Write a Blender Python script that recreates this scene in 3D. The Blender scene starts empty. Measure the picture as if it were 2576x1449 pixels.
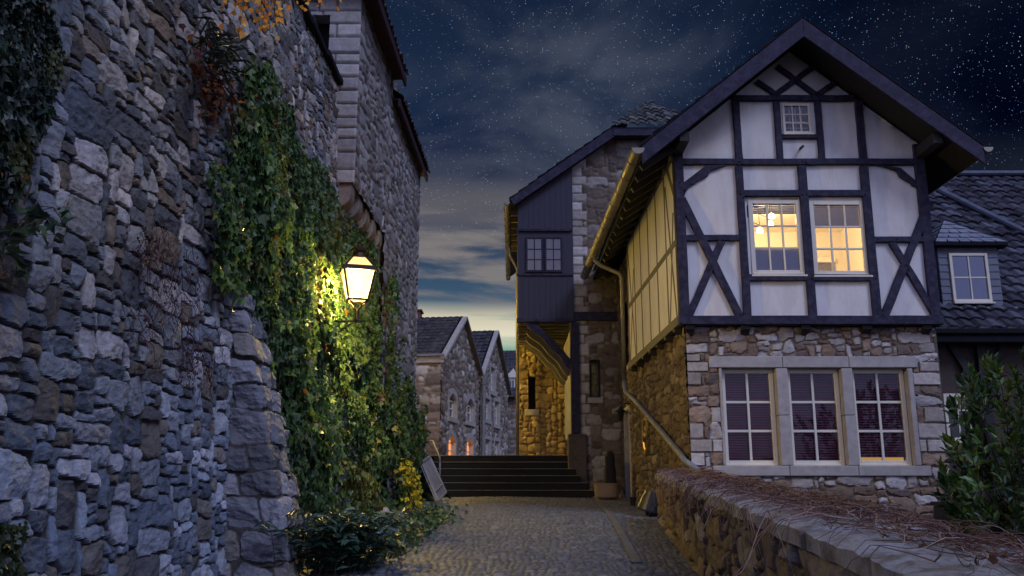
import bpy, math, random
import numpy as np
from mathutils import Vector, Matrix
R = math.radians
sc = bpy.context.scene
col = sc.collection
random.seed(7)

# ------------------------------------------------------------------ camera
PITCH = R(12.6)
FPX = 2236.0                      # focal length in pixels of a 2576 px wide picture
cam = bpy.data.cameras.new('camera')
cam.sensor_width = 36.0
cam.lens = 36.0 * FPX / 2576.0
cam.clip_end = 2000
camo = bpy.data.objects.new('camera', cam)
camo.location = (0, 0, 0)         # eye height; the path lies 1.5 m below
camo.rotation_euler = (math.pi/2 + PITCH, 0, 0)
col.objects.link(camo)
sc.camera = camo
CP, SP = math.cos(PITCH), math.sin(PITCH)
def ray(px, py):
    x = (px-1288)/FPX; y = (724.5-py)/FPX
    return x, CP - y*SP, SP + y*CP
def atY(px, py, Y):
    d = ray(px, py); t = Y/d[1]
    return Vector((d[0]*t, Y, d[2]*t))
def atX(px, py, X):
    d = ray(px, py); t = X/d[0]
    return Vector((X, d[1]*t, d[2]*t))
def proj(x, y, z):                # world arrays -> picture px
    f = y*CP + z*SP; up = -y*SP + z*CP
    return 1288 + FPX*x/f, 724.5 - FPX*up/f

# ------------------------------------------------------------------ world: dusk sky with stars
world = bpy.data.worlds.new('World'); sc.world = world
world.use_nodes = True
wt = world.node_tree; wt.nodes.clear()
class NT:
    def __init__(s, t): s.t = t
    def n(s, kind, **kw):
        nd = s.t.nodes.new(kind)
        ins = kw.pop('ins', {})
        for k, v in kw.items(): setattr(nd, k, v)
        for k, v in ins.items():
            if isinstance(v, bpy.types.NodeSocket): s.t.links.new(v, nd.inputs[k])
            else: nd.inputs[k].default_value = v
        return nd
    def math(s, op, a, b=None, clamp=False):
        ins = {0: a}
        if b is not None: ins[1] = b
        return s.n('ShaderNodeMath', operation=op, use_clamp=clamp, ins=ins).outputs[0]
    def mix(s, f, a, b, bt='MIX'):
        nd = s.n('ShaderNodeMix', data_type='RGBA', blend_type=bt)
        for k, v in ((0, f), (6, a), (7, b)):
            if isinstance(v, bpy.types.NodeSocket): s.t.links.new(v, nd.inputs[k])
            else: nd.inputs[k].default_value = v if not (isinstance(v, tuple) and len(v) == 3) else v + (1,)
        return nd.outputs[2]
    def ramp(s, fac, stops, interp='LINEAR'):
        nd = s.n('ShaderNodeValToRGB', ins={0: fac})
        cr = nd.color_ramp; cr.interpolation = interp
        while len(cr.elements) < len(stops): cr.elements.new(0.5)
        for e, (p, c) in zip(cr.elements, stops):
            e.position = p; e.color = tuple(c) + (1,) if len(c) == 3 else c
        return nd.outputs[0]
    def rng(s, v, a, b, c=0.0, d=1.0, smooth=True):
        nd = s.n('ShaderNodeMapRange', interpolation_type='SMOOTHSTEP' if smooth else 'LINEAR', ins={0: v, 1: a, 2: b, 3: c, 4: d})
        return nd.outputs[0]
W = NT(wt)
def L(r, g, b):                   # sRGB 0..255 -> linear
    f = lambda c: (c/255/12.92) if c <= 10.31 else ((c/255+0.055)/1.055)**2.4
    return (f(r), f(g), f(b))
tc = W.n('ShaderNodeTexCoord').outputs['Generated']
sep = W.n('ShaderNodeSeparateXYZ', ins={0: tc})
dx, dy, dz = sep.outputs
# elevation ramp (sin of elevation, 0..0.6 mapped to 0..1) of the sky ahead
el = W.rng(dz, 0.0, 0.6, smooth=False)
s_ = lambda deg: math.sin(R(deg))/0.6
base = W.ramp(el, [(0.0, L(40, 90, 85)), (s_(6.5), L(70, 140, 110)), (s_(8.6), L(125, 168, 148)), (s_(9.6), L(226, 220, 194)),
                   (s_(10.8), L(200, 194, 172)), (s_(11.8), L(62, 88, 112)), (s_(15), L(40, 62, 90)), (s_(20.5), L(6, 25, 58)),
                   (s_(25), L(27, 42, 67)), (s_(31), L(20, 34, 58)), (1.0, L(6, 14, 36))])
# streaked cloud bands
mp = W.n('ShaderNodeMapping', ins={0: tc}); mp.inputs['Scale'].default_value = (2.4, 2.4, 19.0); mp.inputs['Rotation'].default_value = (0, R(4), 0)
nz = W.n('ShaderNodeTexNoise', ins={'Vector': mp.outputs[0], 'Scale': 1.7, 'Detail': 6.0, 'Roughness': 0.55, 'Distortion': 0.4})
cl = W.rng(nz.outputs[0], 0.42, 0.58)
low = W.rng(dz, s_(19)*0.6, s_(16)*0.6)
mp2 = W.n('ShaderNodeMapping', ins={0: tc}); mp2.inputs['Scale'].default_value = (2.0, 2.0, 4.0); mp2.inputs['Location'].default_value = (3.1, 0.4, 0)
nz2 = W.n('ShaderNodeTexNoise', ins={'Vector': mp2.outputs[0], 'Scale': 1.9, 'Detail': 5.0, 'Roughness': 0.55, 'Distortion': 0.6})
cl2 = W.rng(nz2.outputs[0], 0.40, 0.68)
c1 = W.mix(W.math('MULTIPLY', W.math('MULTIPLY', W.math('MULTIPLY', cl, low), W.rng(dz, math.sin(R(10.6)), math.sin(R(12.6)))), 0.85), base, L(132, 126, 124))
brt = W.rng(dz, s_(12.2)*0.6, s_(10.5)*0.6)
c1 = W.mix(W.math('MULTIPLY', W.math('MULTIPLY', W.rng(nz.outputs[0], 0.52, 0.38), brt), 0.6), c1, L(96, 132, 136))
hi = W.math('SUBTRACT', 1.0, low)
c2 = W.mix(W.math('MULTIPLY', W.math('MULTIPLY', cl2, hi), 0.70), c1, L(76, 82, 98))
# a broad warm-grey bank low over the rooftops
bank = W.math('MULTIPLY', W.rng(dz, s_(20.5)*0.6, s_(18.0)*0.6), W.rng(dz, s_(14)*0.6, s_(17.5)*0.6))
c2 = W.mix(W.math('MULTIPLY', bank, 0.45), c2, L(118, 112, 112))
# darker to the right
rt = W.rng(dx, 0.08, 0.40, 1.0, 0.13)
c3 = W.mix(1.0, c2, W.n('ShaderNodeCombineColor', ins={0: W.math('POWER', rt, 1.25), 1: W.math('POWER', rt, 1.1), 2: W.math('POWER', rt, 0.85)}).outputs[0], 'MULTIPLY')
# stars
def stars(scale, size, power, tint, keep):
    v = W.n('ShaderNodeTexVoronoi', ins={'Vector': tc, 'Scale': scale})
    sp = W.n('ShaderNodeSeparateColor', ins={0: v.outputs['Color']})
    m = W.rng(v.outputs['Distance'], size, size*0.35)
    b = W.math('MULTIPLY', m, W.math('POWER', W.rng(sp.outputs[0], keep, 1.0, smooth=False), 4.5))
    return W.math('MULTIPLY', b, power), sp.outputs[1]
sA, hA = stars(480.0, 0.20, 1.1, None, 0.0)
sB, hB = stars(110.0, 0.07, 2.6, None, 0.74)
fade = W.rng(dz, s_(10)*0.6, s_(20)*0.6)
st = W.math('MULTIPLY', W.math('ADD', sA, sB), fade)
stc = W.mix(hB, L(120, 185, 255), L(235, 240, 255))
stv = W.mix(1.0, stc, W.n('ShaderNodeCombineColor', ins={0: st, 1: st, 2: st}).outputs[0], 'MULTIPLY')
c4 = W.mix(1.0, c3, stv, 'ADD')
# the afterglow behind the camera: the half of the sky that lights the fronts
back = W.rng(dy, 0.30, -0.55)
upm = W.rng(dz, -0.05, 0.12)
sky = W.n('ShaderNodeTexSky', sky_type='NISHITA', sun_disc=False, sun_elevation=R(2.0), sun_rotation=R(180.0))
nish = W.mix(back, (0, 0, 0), W.mix(1.0, sky.outputs[0], (0.012, 0.012, 0.014), 'MULTIPLY'))
glow = W.mix(back, c4, (0.35, 0.385, 0.72))
gl2 = W.mix(1.0, glow, nish, 'ADD')
gnd = W.mix(upm, (0.03, 0.035, 0.05), gl2)
bg = W.n('ShaderNodeBackground', ins={0: gnd, 1: 1.0})
out = W.n('ShaderNodeOutputWorld'); wt.links.new(bg.outputs[0], out.inputs[0])

# ------------------------------------------------------------------ sun (dusk glow, very soft) and exposure
sd = bpy.data.lights.new('sun', 'SUN'); sd.energy = 1.25; sd.angle = R(18); sd.color = (0.62, 0.70, 1.0)
so = bpy.data.objects.new('sun', sd); col.objects.link(so)
so.rotation_euler = Vector((-0.46, 0.56, -0.69)).to_track_quat('-Z', 'Y').to_euler()
so.location = (6, -6, 9)
sc.view_settings.view_transform = 'Standard'; sc.view_settings.look = 'None'
sc.view_settings.exposure = 0.0; sc.view_settings.gamma = 1.0
sc.cycles.max_bounces = 6
sc.cycles.transparent_max_bounces = 8
sc.cycles.sample_clamp_indirect = 4.0
sc.cycles.caustics_reflective = False; sc.cycles.caustics_refractive = False

# ------------------------------------------------------------------ numpy noise
_tab = np.random.RandomState(11).rand(8, 256, 256)
def vnoise(x, y, k=0):
    x = np.asarray(x, float); y = np.asarray(y, float)
    ix = np.floor(x).astype(int); iy = np.floor(y).astype(int)
    fx = x-ix; fy = y-iy
    fx = fx*fx*(3-2*fx); fy = fy*fy*(3-2*fy)
    t = _tab[k % 8]
    a = t[ix & 255, iy & 255]; b = t[(ix+1) & 255, iy & 255]
    c = t[ix & 255, (iy+1) & 255]; d = t[(ix+1) & 255, (iy+1) & 255]
    return (a*(1-fx)+b*fx)*(1-fy) + (c*(1-fx)+d*fx)*fy
def fbm(x, y, o=4, k=0, rough=0.5):
    s = 0; a = 1; n = 0
    for i in range(o):
        s = s + a*(vnoise(x*2**i + 17.3*i, y*2**i + 5.1*i, k+i)-0.5); n += a; a *= rough
    return s/n*2
def sstep(x, a, b):
    t = np.clip((x-a)/(b-a), 0, 1); return t*t*(3-2*t)

# ------------------------------------------------------------------ object helpers
def root_loc(p):
    v = Vector((0, 0, 0))
    while p is not None:
        v += p.location; p = p.parent
    return v
def mesh_np(name, V, F, mat, parent=None, C=None, smooth=False, loc=None):
    """V (n,3), F (m,k) quads/ngons of one size, C (n,3) colour per vertex."""
    V = np.asarray(V, np.float32); F = np.asarray(F, np.int32)
    off = root_loc(parent) if parent is not None else Vector(loc or (0, 0, 0))
    V = V - np.array(off, np.float32)
    me = bpy.data.meshes.new(name)
    me.vertices.add(len(V)); me.vertices.foreach_set('co', V.ravel())
    m, k = F.shape
    me.loops.add(m*k); me.loops.foreach_set('vertex_index', F.ravel())
    me.polygons.add(m)
    me.polygons.foreach_set('loop_start', np.arange(0, m*k, k, dtype=np.int32))
    me.polygons.foreach_set('loop_total', np.full(m, k, np.int32))
    me.polygons.foreach_set('use_smooth', np.full(m, smooth, bool))
    me.update(calc_edges=True)
    if C is not None:
        at = me.attributes.new('Col', 'FLOAT_COLOR', 'POINT')
        c4 = np.ones((len(V), 4), np.float32); c4[:, :3] = C
        at.data.foreach_set('color', c4.ravel())
    me.materials.append(mat)
    o = bpy.data.objects.new(name, me); col.objects.link(o)
    if parent is not None: o.parent = parent
    else: o.location = off
    return o
def thing(name, label, cat, loc=(0, 0, 0), group=None):
    o = bpy.data.objects.new(name, None); col.objects.link(o)
    o.empty_display_size = 0.2
    o.location = loc; o['label'] = label; o['category'] = cat
    if group: o['group'] = group
    return o
def tag(o, label, cat, group=None, kind=None):
    o['label'] = label; o['category'] = cat
    if group: o['group'] = group
    if kind: o['kind'] = kind
    return o
class MB:
    def __init__(s): s.v = []; s.f = []
    def add(s, vs, fs):
        b = len(s.v); s.v += [tuple(v) for v in vs]; s.f += [tuple(i+b for i in f) for f in fs]
    def box(s, a, b):
        x0, y0, z0 = [min(p, q) for p, q in zip(a, b)]; x1, y1, z1 = [max(p, q) for p, q in zip(a, b)]
        s.add([(x0,y0,z0),(x1,y0,z0),(x1,y1,z0),(x0,y1,z0),(x0,y0,z1),(x1,y0,z1),(x1,y1,z1),(x0,y1,z1)],
              [(0,3,2,1),(4,5,6,7),(0,1,5,4),(1,2,6,5),(2,3,7,6),(3,0,4,7)])
        return s
    def bar(s, p, q, w, d, up=(0, 0, 1), w2=None, d2=None):
        """a beam from p to q, w across (perpendicular to up and axis), d along up"""
        p = Vector(p); q = Vector(q); ax = (q-p).normalized(); up = Vector(up)
        sd_ = ax.cross(up).normalized(); up = sd_.cross(ax).normalized()
        w2 = w if w2 is None else w2; d2 = d if d2 is None else d2
        vs = []
        for c, ww, dd in ((p, w, d), (q, w2, d2)):
            for a, b in ((-1,-1),(1,-1),(1,1),(-1,1)):
                vs.append(c + sd_*a*ww/2 + up*b*dd/2)
        s.add(vs, [(3,2,1,0),(4,5,6,7),(0,1,5,4),(1,2,6,5),(2,3,7,6),(3,0,4,7)])
        return s
    def prism(s, pts, n):
        """polygon pts (3-D) extruded by vector n"""
        k = len(pts); n = Vector(n); pts = [Vector(p) for p in pts]
        vs = pts + [p+n for p in pts]
        s.add(vs, [tuple(range(k-1, -1, -1)), tuple(range(k, 2*k))] + [(i, (i+1) % k, k+(i+1) % k, k+i) for i in range(k)])
        return s
    def tube(s, pts, r, n=8, r1=None, cap=True):
        pts = [Vector(p) for p in pts]; m = len(pts); r1 = r if r1 is None else r1
        vs = []; fs = []
        prev = None
        for i, p in enumerate(pts):
            t = (pts[min(i+1, m-1)] - pts[max(i-1, 0)]).normalized()
            if prev is None:
                a = t.orthogonal().normalized()
            else:
                a = (prev - t*prev.dot(t))
                a = a.normalized() if a.length > 1e-6 else t.orthogonal().normalized()
            prev = a; b = t.cross(a)
            rr = r + (r1-r)*i/max(m-1, 1)
            for j in range(n):
                th = 2*math.pi*j/n
                vs.append(p + a*math.cos(th)*rr + b*math.sin(th)*rr)
        for i in range(m-1):
            for j in range(n):
                fs.append((i*n+j, i*n+(j+1) % n, (i+1)*n+(j+1) % n, (i+1)*n+j))
        if cap: fs += [tuple(range(n-1, -1, -1)), tuple(range((m-1)*n, m*n))]
        s.add(vs, fs); return s
    def lathe(s, prof, c, n=20, ax=(0, 0, 1)):
        """prof: (radius, height) along axis ax from point c"""
        c = Vector(c); ax = Vector(ax).normalized(); a = ax.orthogonal().normalized(); b = ax.cross(a)
        vs = []; fs = []; m = len(prof)
        for r, h in prof:
            for j in range(n):
                th = 2*math.pi*(j+0.5)/n
                vs.append(c + ax*h + a*math.cos(th)*r + b*math.sin(th)*r)
        for i in range(m-1):
            for j in range(n):
                fs.append((i*n+j, i*n+(j+1) % n, (i+1)*n+(j+1) % n, (i+1)*n+j))
        fs += [tuple(range(n-1, -1, -1)), tuple(range((m-1)*n, m*n))]
        s.add(vs, fs); return s
    def build(s, name, mat, parent=None, loc=None, bevel=0.0, smooth=False, seg=1):
        off = root_loc(parent) if parent is not None else Vector(loc or (0, 0, 0))
        me = bpy.data.meshes.new(name)
        me.from_pydata([tuple(Vector(v)-off) for v in s.v], [], s.f)
        me.update(); me.materials.append(mat)
        if smooth: me.polygons.foreach_set('use_smooth', [True]*len(me.polygons))
        o = bpy.data.objects.new(name, me); col.objects.link(o)
        if parent is not None: o.parent = parent
        else: o.location = off
        if bevel:
            b = o.modifiers.new('edge', 'BEVEL'); b.width = bevel; b.segments = seg; b.limit_method = 'ANGLE'; b.angle_limit = R(40)
        return o

# ------------------------------------------------------------------ materials
def mk(name, base=(0.3, 0.3, 0.3), rough=0.8, var=0.25, vs=6.0, bump=0.25, bs=45.0, attr=False, metal=0.0, spec=0.4,
       stretch=None, base2=None, translucent=0.0, rvar=0.1, coat=0.0, bd=0.01):
    m = bpy.data.materials.new(name); m.use_nodes = True
    t = m.node_tree; t.nodes.clear(); N = NT(t)
    co = N.n('ShaderNodeTexCoord').outputs['Object']
    if stretch:
        mpn = N.n('ShaderNodeMapping', ins={0: co}); mpn.inputs['Scale'].default_value = stretch; co = mpn.outputs[0]
    n1 = N.n('ShaderNodeTexNoise', ins={'Vector': co, 'Scale': vs, 'Detail': 6.0, 'Roughness': 0.62}).outputs[0]
    n2 = N.n('ShaderNodeTexNoise', ins={'Vector': co, 'Scale': bs, 'Detail': 5.0, 'Roughness': 0.65}).outputs[0]
    if attr: bcol = N.n('ShaderNodeAttribute', attribute_name='Col').outputs['Color']
    else: bcol = tuple(base)+(1,)
    if base2 is not None: bcol = N.mix(N.rng(n1, 0.38, 0.64), bcol, tuple(base2)+(1,))
    f = N.math('ADD', N.rng(n1, 0.25, 0.75, 1-var, 1+var, smooth=False), N.rng(n2, 0.25, 0.75, -var*0.6, var*0.6, smooth=False))
    bc = N.mix(1.0, bcol, N.n('ShaderNodeCombineColor', ins={0: f, 1: f, 2: f}).outputs[0], 'MULTIPLY')
    p = N.n('ShaderNodeBsdfPrincipled', ins={'Base Color': bc, 'Metallic': metal, 'Specular IOR Level': spec, 'Coat Weight': coat,
            'Roughness': N.rng(n1, 0.3, 0.7, max(rough-rvar, 0.02), min(rough+rvar, 1), smooth=False)})
    if bump:
        b = N.n('ShaderNodeBump', ins={'Strength': bump, 'Distance': bd, 'Height': n2}); t.links.new(b.outputs[0], p.inputs['Normal'])
    sh = p.outputs[0]
    if translucent:
        tr = N.n('ShaderNodeBsdfTranslucent', ins={0: bc})
        ms = N.n('ShaderNodeMixShader', ins={0: translucent}); t.links.new(sh, ms.inputs[1]); t.links.new(tr.outputs[0], ms.inputs[2]); sh = ms.outputs[0]
    o = N.n('ShaderNodeOutputMaterial'); t.links.new(sh, o.inputs[0])
    return m
def glow(name, c, strength):
    m = bpy.data.materials.new(name); m.use_nodes = True
    t = m.node_tree; t.nodes.clear(); N = NT(t)
    e = N.n('ShaderNodeEmission', ins={0: tuple(c)+(1,), 1: strength})
    o = N.n('ShaderNodeOutputMaterial'); t.links.new(e.outputs[0], o.inputs[0])
    return m
def glassmat(name, tint=(1, 1, 1), refl=1.0):
    m = bpy.data.materials.new(name); m.use_nodes = True
    t = m.node_tree; t.nodes.clear(); N = NT(t)
    co = N.n('ShaderNodeTexCoord').outputs['Object']
    n1 = N.n('ShaderNodeTexNoise', ins={'Vector': co, 'Scale': 2.5, 'Detail': 1.0}).outputs[0]
    bp = N.n('ShaderNodeBump', ins={'Strength': 0.05, 'Distance': 0.05, 'Height': n1})
    tr = N.n('ShaderNodeBsdfTransparent', ins={0: tuple(tint)+(1,)})
    gl = N.n('ShaderNodeBsdfGlossy', ins={0: (0.95, 0.95, 1, 1), 'Roughness': 0.03, 'Normal': bp.outputs[0]})
    fr = N.n('ShaderNodeFresnel', ins={0: 1.52})
    ms = N.n('ShaderNodeMixShader', ins={0: N.math('MULTIPLY', fr.outputs[0], refl, clamp=True)})
    t.links.new(tr.outputs[0], ms.inputs[1]); t.links.new(gl.outputs[0], ms.inputs[2])
    o = N.n('ShaderNodeOutputMaterial'); t.links.new(ms.outputs[0], o.inputs[0])
    return m
M = {}
M['stone'] = mk('rubble_stone', attr=True, rough=0.85, var=0.30, vs=9, bump=0.55, bs=55, bd=0.012)
M['stone_far'] = mk('rubble_stone_far', attr=True, rough=0.9, var=0.22, vs=5, bump=0.5, bs=18, bd=0.02)
M['cobble'] = mk('cobblestone', attr=True, rough=0.62, var=0.22, vs=6, bump=0.4, bs=60, spec=0.5)
M['dressed'] = mk('dressed_stone', (0.40, 0.37, 0.35), 0.85, 0.22, 7, 0.5, 60)
M['corbel'] = mk('corbel_stone', (0.21, 0.17, 0.145), 0.9, 0.3, 6, 0.6, 40)
M['cap'] = mk('cap_stone', (0.36, 0.355, 0.36), 0.85, 0.35, 4, 0.8, 40, base2=(0.13, 0.11, 0.09))
M['mortar'] = mk('mortar', (0.10, 0.085, 0.07), 0.95, 0.2, 6, 0.4, 50)
M['coping'] = mk('dark_coping', (0.016, 0.016, 0.021), 0.9, 0.3, 6, 0.4, 30, spec=0.1)
M['timber'] = mk('painted_timber', (0.024, 0.022, 0.046), 0.65, 0.35, 9, 0.45, 40, base2=(0.042, 0.038, 0.066), stretch=(1, 1, 1), spec=0.18)
M['timber_old'] = mk('weathered_timber', (0.13, 0.115, 0.10), 0.75, 0.3, 6, 0.4, 30)
M['darkwood'] = mk('dark_wood', (0.022, 0.02, 0.022), 0.7, 0.3, 5, 0.3, 30)
M['board'] = mk('dark_boarding', (0.030, 0.029, 0.052), 0.6, 0.25, 4, 0.3, 20, stretch=(6, 6, 0.6))
M['redwood'] = mk('red_brown_fascia', (0.040, 0.017, 0.026), 0.7, 0.3, 4, 0.3, 25)
M['plaster'] = mk('cream_plaster', (0.80, 0.765, 0.73), 0.92, 0.12, 2.6, stretch=(1.6, 1.6, 0.45), base2=(0.64, 0.60, 0.56), bump=0.35, bs=60, bd=0.008) if True else mk('x', (0.8,0.8,0.8), 0.92, 0.07, 1.6, 0.25, 70, bd=0.006)
M['white'] = mk('white_paint', (0.78, 0.71, 0.57), 0.45, 0.06, 5, 0.08, 40)
M['room'] = mk('room_wall', (0.80, 0.71, 0.52), 0.9, 0.05, 2, 0.0, 40)
M['blind'] = mk('window_blind', (0.18, 0.062, 0.095), 0.55, 0.12, 5, 0.0, 40)
M['blind_pale'] = mk('pale_blind', (0.34, 0.36, 0.42), 0.6, 0.08, 5, 0.0, 40)
M['curtain'] = mk('net_curtain', (0.62, 0.63, 0.72), 0.9, 0.12, 5, 0.0, 40, stretch=(10, 10, 0.5))
M['zinc'] = mk('zinc', (0.20, 0.205, 0.22), 0.6, 0.25, 5, 0.15, 30, metal=0.15)
M['oldzinc'] = mk('patinated_gutter', (0.26, 0.24, 0.19), 0.5, 0.3, 5, 0.2, 30, metal=0.6)
M['iron'] = mk('black_iron', (0.02, 0.018, 0.016), 0.5, 0.2, 8, 0.15, 40, metal=0.3)
M['lampiron'] = mk('lantern_iron', (0.05, 0.03, 0.015), 0.5, 0.2, 8, 0.15, 40, metal=0.2)
M['brass'] = mk('brass', (0.42, 0.28, 0.09), 0.35, 0.2, 6, 0.1, 30, metal=0.9)
M['tile'] = mk('roof_tile', attr=True, rough=0.7, var=0.28, vs=4, bump=0.4, bs=30)
M['slate'] = mk('slate', (0.115, 0.13, 0.175), 0.5, 0.3, 6, 0.25, 30)
M['ivy'] = mk('ivy_leaf', attr=True, rough=0.45, var=0.22, vs=14, bump=0.15, bs=60, translucent=0.38, spec=0.5)
M['leaf'] = mk('broad_leaf', attr=True, rough=0.38, var=0.2, vs=10, bump=0.1, bs=50, translucent=0.2, spec=0.55)
M['dryleaf'] = mk('autumn_leaf', attr=True, rough=0.6, var=0.15, vs=10, bump=0.1, bs=50, translucent=0.35, spec=0.3)
M['twig'] = mk('dry_twig', attr=True, rough=0.8, var=0.2, vs=10, bump=0.2, bs=60)
M['bark'] = mk('bark', (0.06, 0.045, 0.035), 0.85, 0.3, 10, 0.4, 50)
M['soil'] = mk('soil', (0.05, 0.045, 0.04), 0.95, 0.3, 3, 0.5, 20)
M['paving'] = mk('paving', (0.13, 0.125, 0.125), 0.85, 0.3, 3, 0.5, 12)
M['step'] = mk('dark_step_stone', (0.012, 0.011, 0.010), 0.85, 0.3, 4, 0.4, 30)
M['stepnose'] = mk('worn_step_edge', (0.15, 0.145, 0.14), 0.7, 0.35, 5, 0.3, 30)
M['terracotta'] = mk('clay_pot', (0.30, 0.22, 0.16), 0.8, 0.2, 5, 0.25, 30)
M['blackplastic'] = mk('black_plastic', (0.016, 0.016, 0.019), 0.4, 0.2, 5, 0.1, 30)
M['darkcloth'] = mk('dark_cover', (0.014, 0.012, 0.016), 0.8, 0.2, 8, 0.3, 30)
M['greyboard'] = mk('grey_board', (0.27, 0.27, 0.29), 0.7, 0.25, 6, 0.25, 30)
M['brick'] = mk('red_brick', (0.12, 0.055, 0.05), 0.9, 0.3, 12, 0.4, 30)
M['glass'] = glassmat('window_glass', (0.94, 0.95, 0.97), 1.0)
M['glass_low'] = glassmat('window_glass_soft', (0.94, 0.95, 0.97), 0.55)
M['glass_dark'] = glassmat('window_glass_mirror', (0.7, 0.75, 0.85), 2.6)
M['slate_skylit'] = mk('skylit_slate', (0.23, 0.25, 0.31), 0.45, 0.3, 7, 0.25, 30)  # dormer roof only: sky light on its up-facing slates put into a lighter colour
M['void'] = mk('dark_opening', (0.008, 0.008, 0.010), 0.9, 0.2, 4, 0.0, 30)
def lampglass(name, c, st, tc_=(0.95, 0.93, 0.88)):
    m = bpy.data.materials.new(name); m.use_nodes = True
    t = m.node_tree; t.nodes.clear(); N = NT(t)
    e = N.n('ShaderNodeEmission', ins={0: tuple(c)+(1,), 1: st}); tr = N.n('ShaderNodeBsdfTransparent', ins={0: tuple(tc_)+(1,)})
    a = N.n('ShaderNodeAddShader'); t.links.new(e.outputs[0], a.inputs[0]); t.links.new(tr.outputs[0], a.inputs[1])
    o = N.n('ShaderNodeOutputMaterial'); t.links.new(a.outputs[0], o.inputs[0]); return m
M['lampglow'] = lampglass('lantern_pane', (1.0, 0.70, 0.26), 1.0)
M['lampglow_roof'] = lampglass('frosted_lantern_pane', (1.0, 0.72, 0.30), 1.3, (0.22, 0.17, 0.09))
M['lampglow_far_roof'] = M['lampglow_roof']
M['lampglow_far'] = glow('far_lantern_pane', (1.0, 0.65, 0.09), 330.0)
M['bulb'] = glow('lamp_bulb', (1.0, 0.68, 0.30), 22.0)
M['orangepane'] = glow('lit_orange_pane', (1.0, 0.30, 0.04), 1.5)

# ------------------------------------------------------------------ stone walls as relief meshes
def layout(u0, u1, v0, v1, c, hs, ratio, seed, fixed=()):
    rg = random.Random(seed)
    nu = int(math.ceil((u1-u0)/c)); nv = int(math.ceil((v1-v0)/c))
    g = -np.ones((nv, nu), int); rects = []
    for fx_ in fixed:
        a, b, cc, d = fx_[:4]
        i0 = max(0, int(round((a-u0)/c))); i1 = min(nu, int(round((cc-u0)/c)))
        j0 = max(0, int(round((b-v0)/c))); j1 = min(nv, int(round((d-v0)/c)))
        if i1 <= i0 or j1 <= j0: continue
        g[j0:j1, i0:i1] = len(rects); rects.append((u0+i0*c, v0+j0*c, u0+i1*c, v0+j1*c, 1 if len(fx_) < 5 else fx_[4]))
    for j in range(nv):
        i = 0
        while i < nu:
            if g[j, i] >= 0: i += 1; continue
            h = rg.choice(hs); w = max(1, int(round(h*rg.uniform(*ratio))))
            k = 0
            while i+k < nu and g[j, i+k] < 0 and k < w+1: k += 1
            w = k if k <= w+1 and (i+k >= nu or g[j, i+k] >= 0) else min(w, k)
            hh = 1
            while hh < h and j+hh < nv and (g[j+hh, i:i+w] < 0).all(): hh += 1
            g[j:j+hh, i:i+w] = len(rects)
            rects.append((u0+i*c, v0+j*c, u0+(i+w)*c, v0+(j+hh)*c, 0)); i += w
    return g, np.array(rects)
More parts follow.
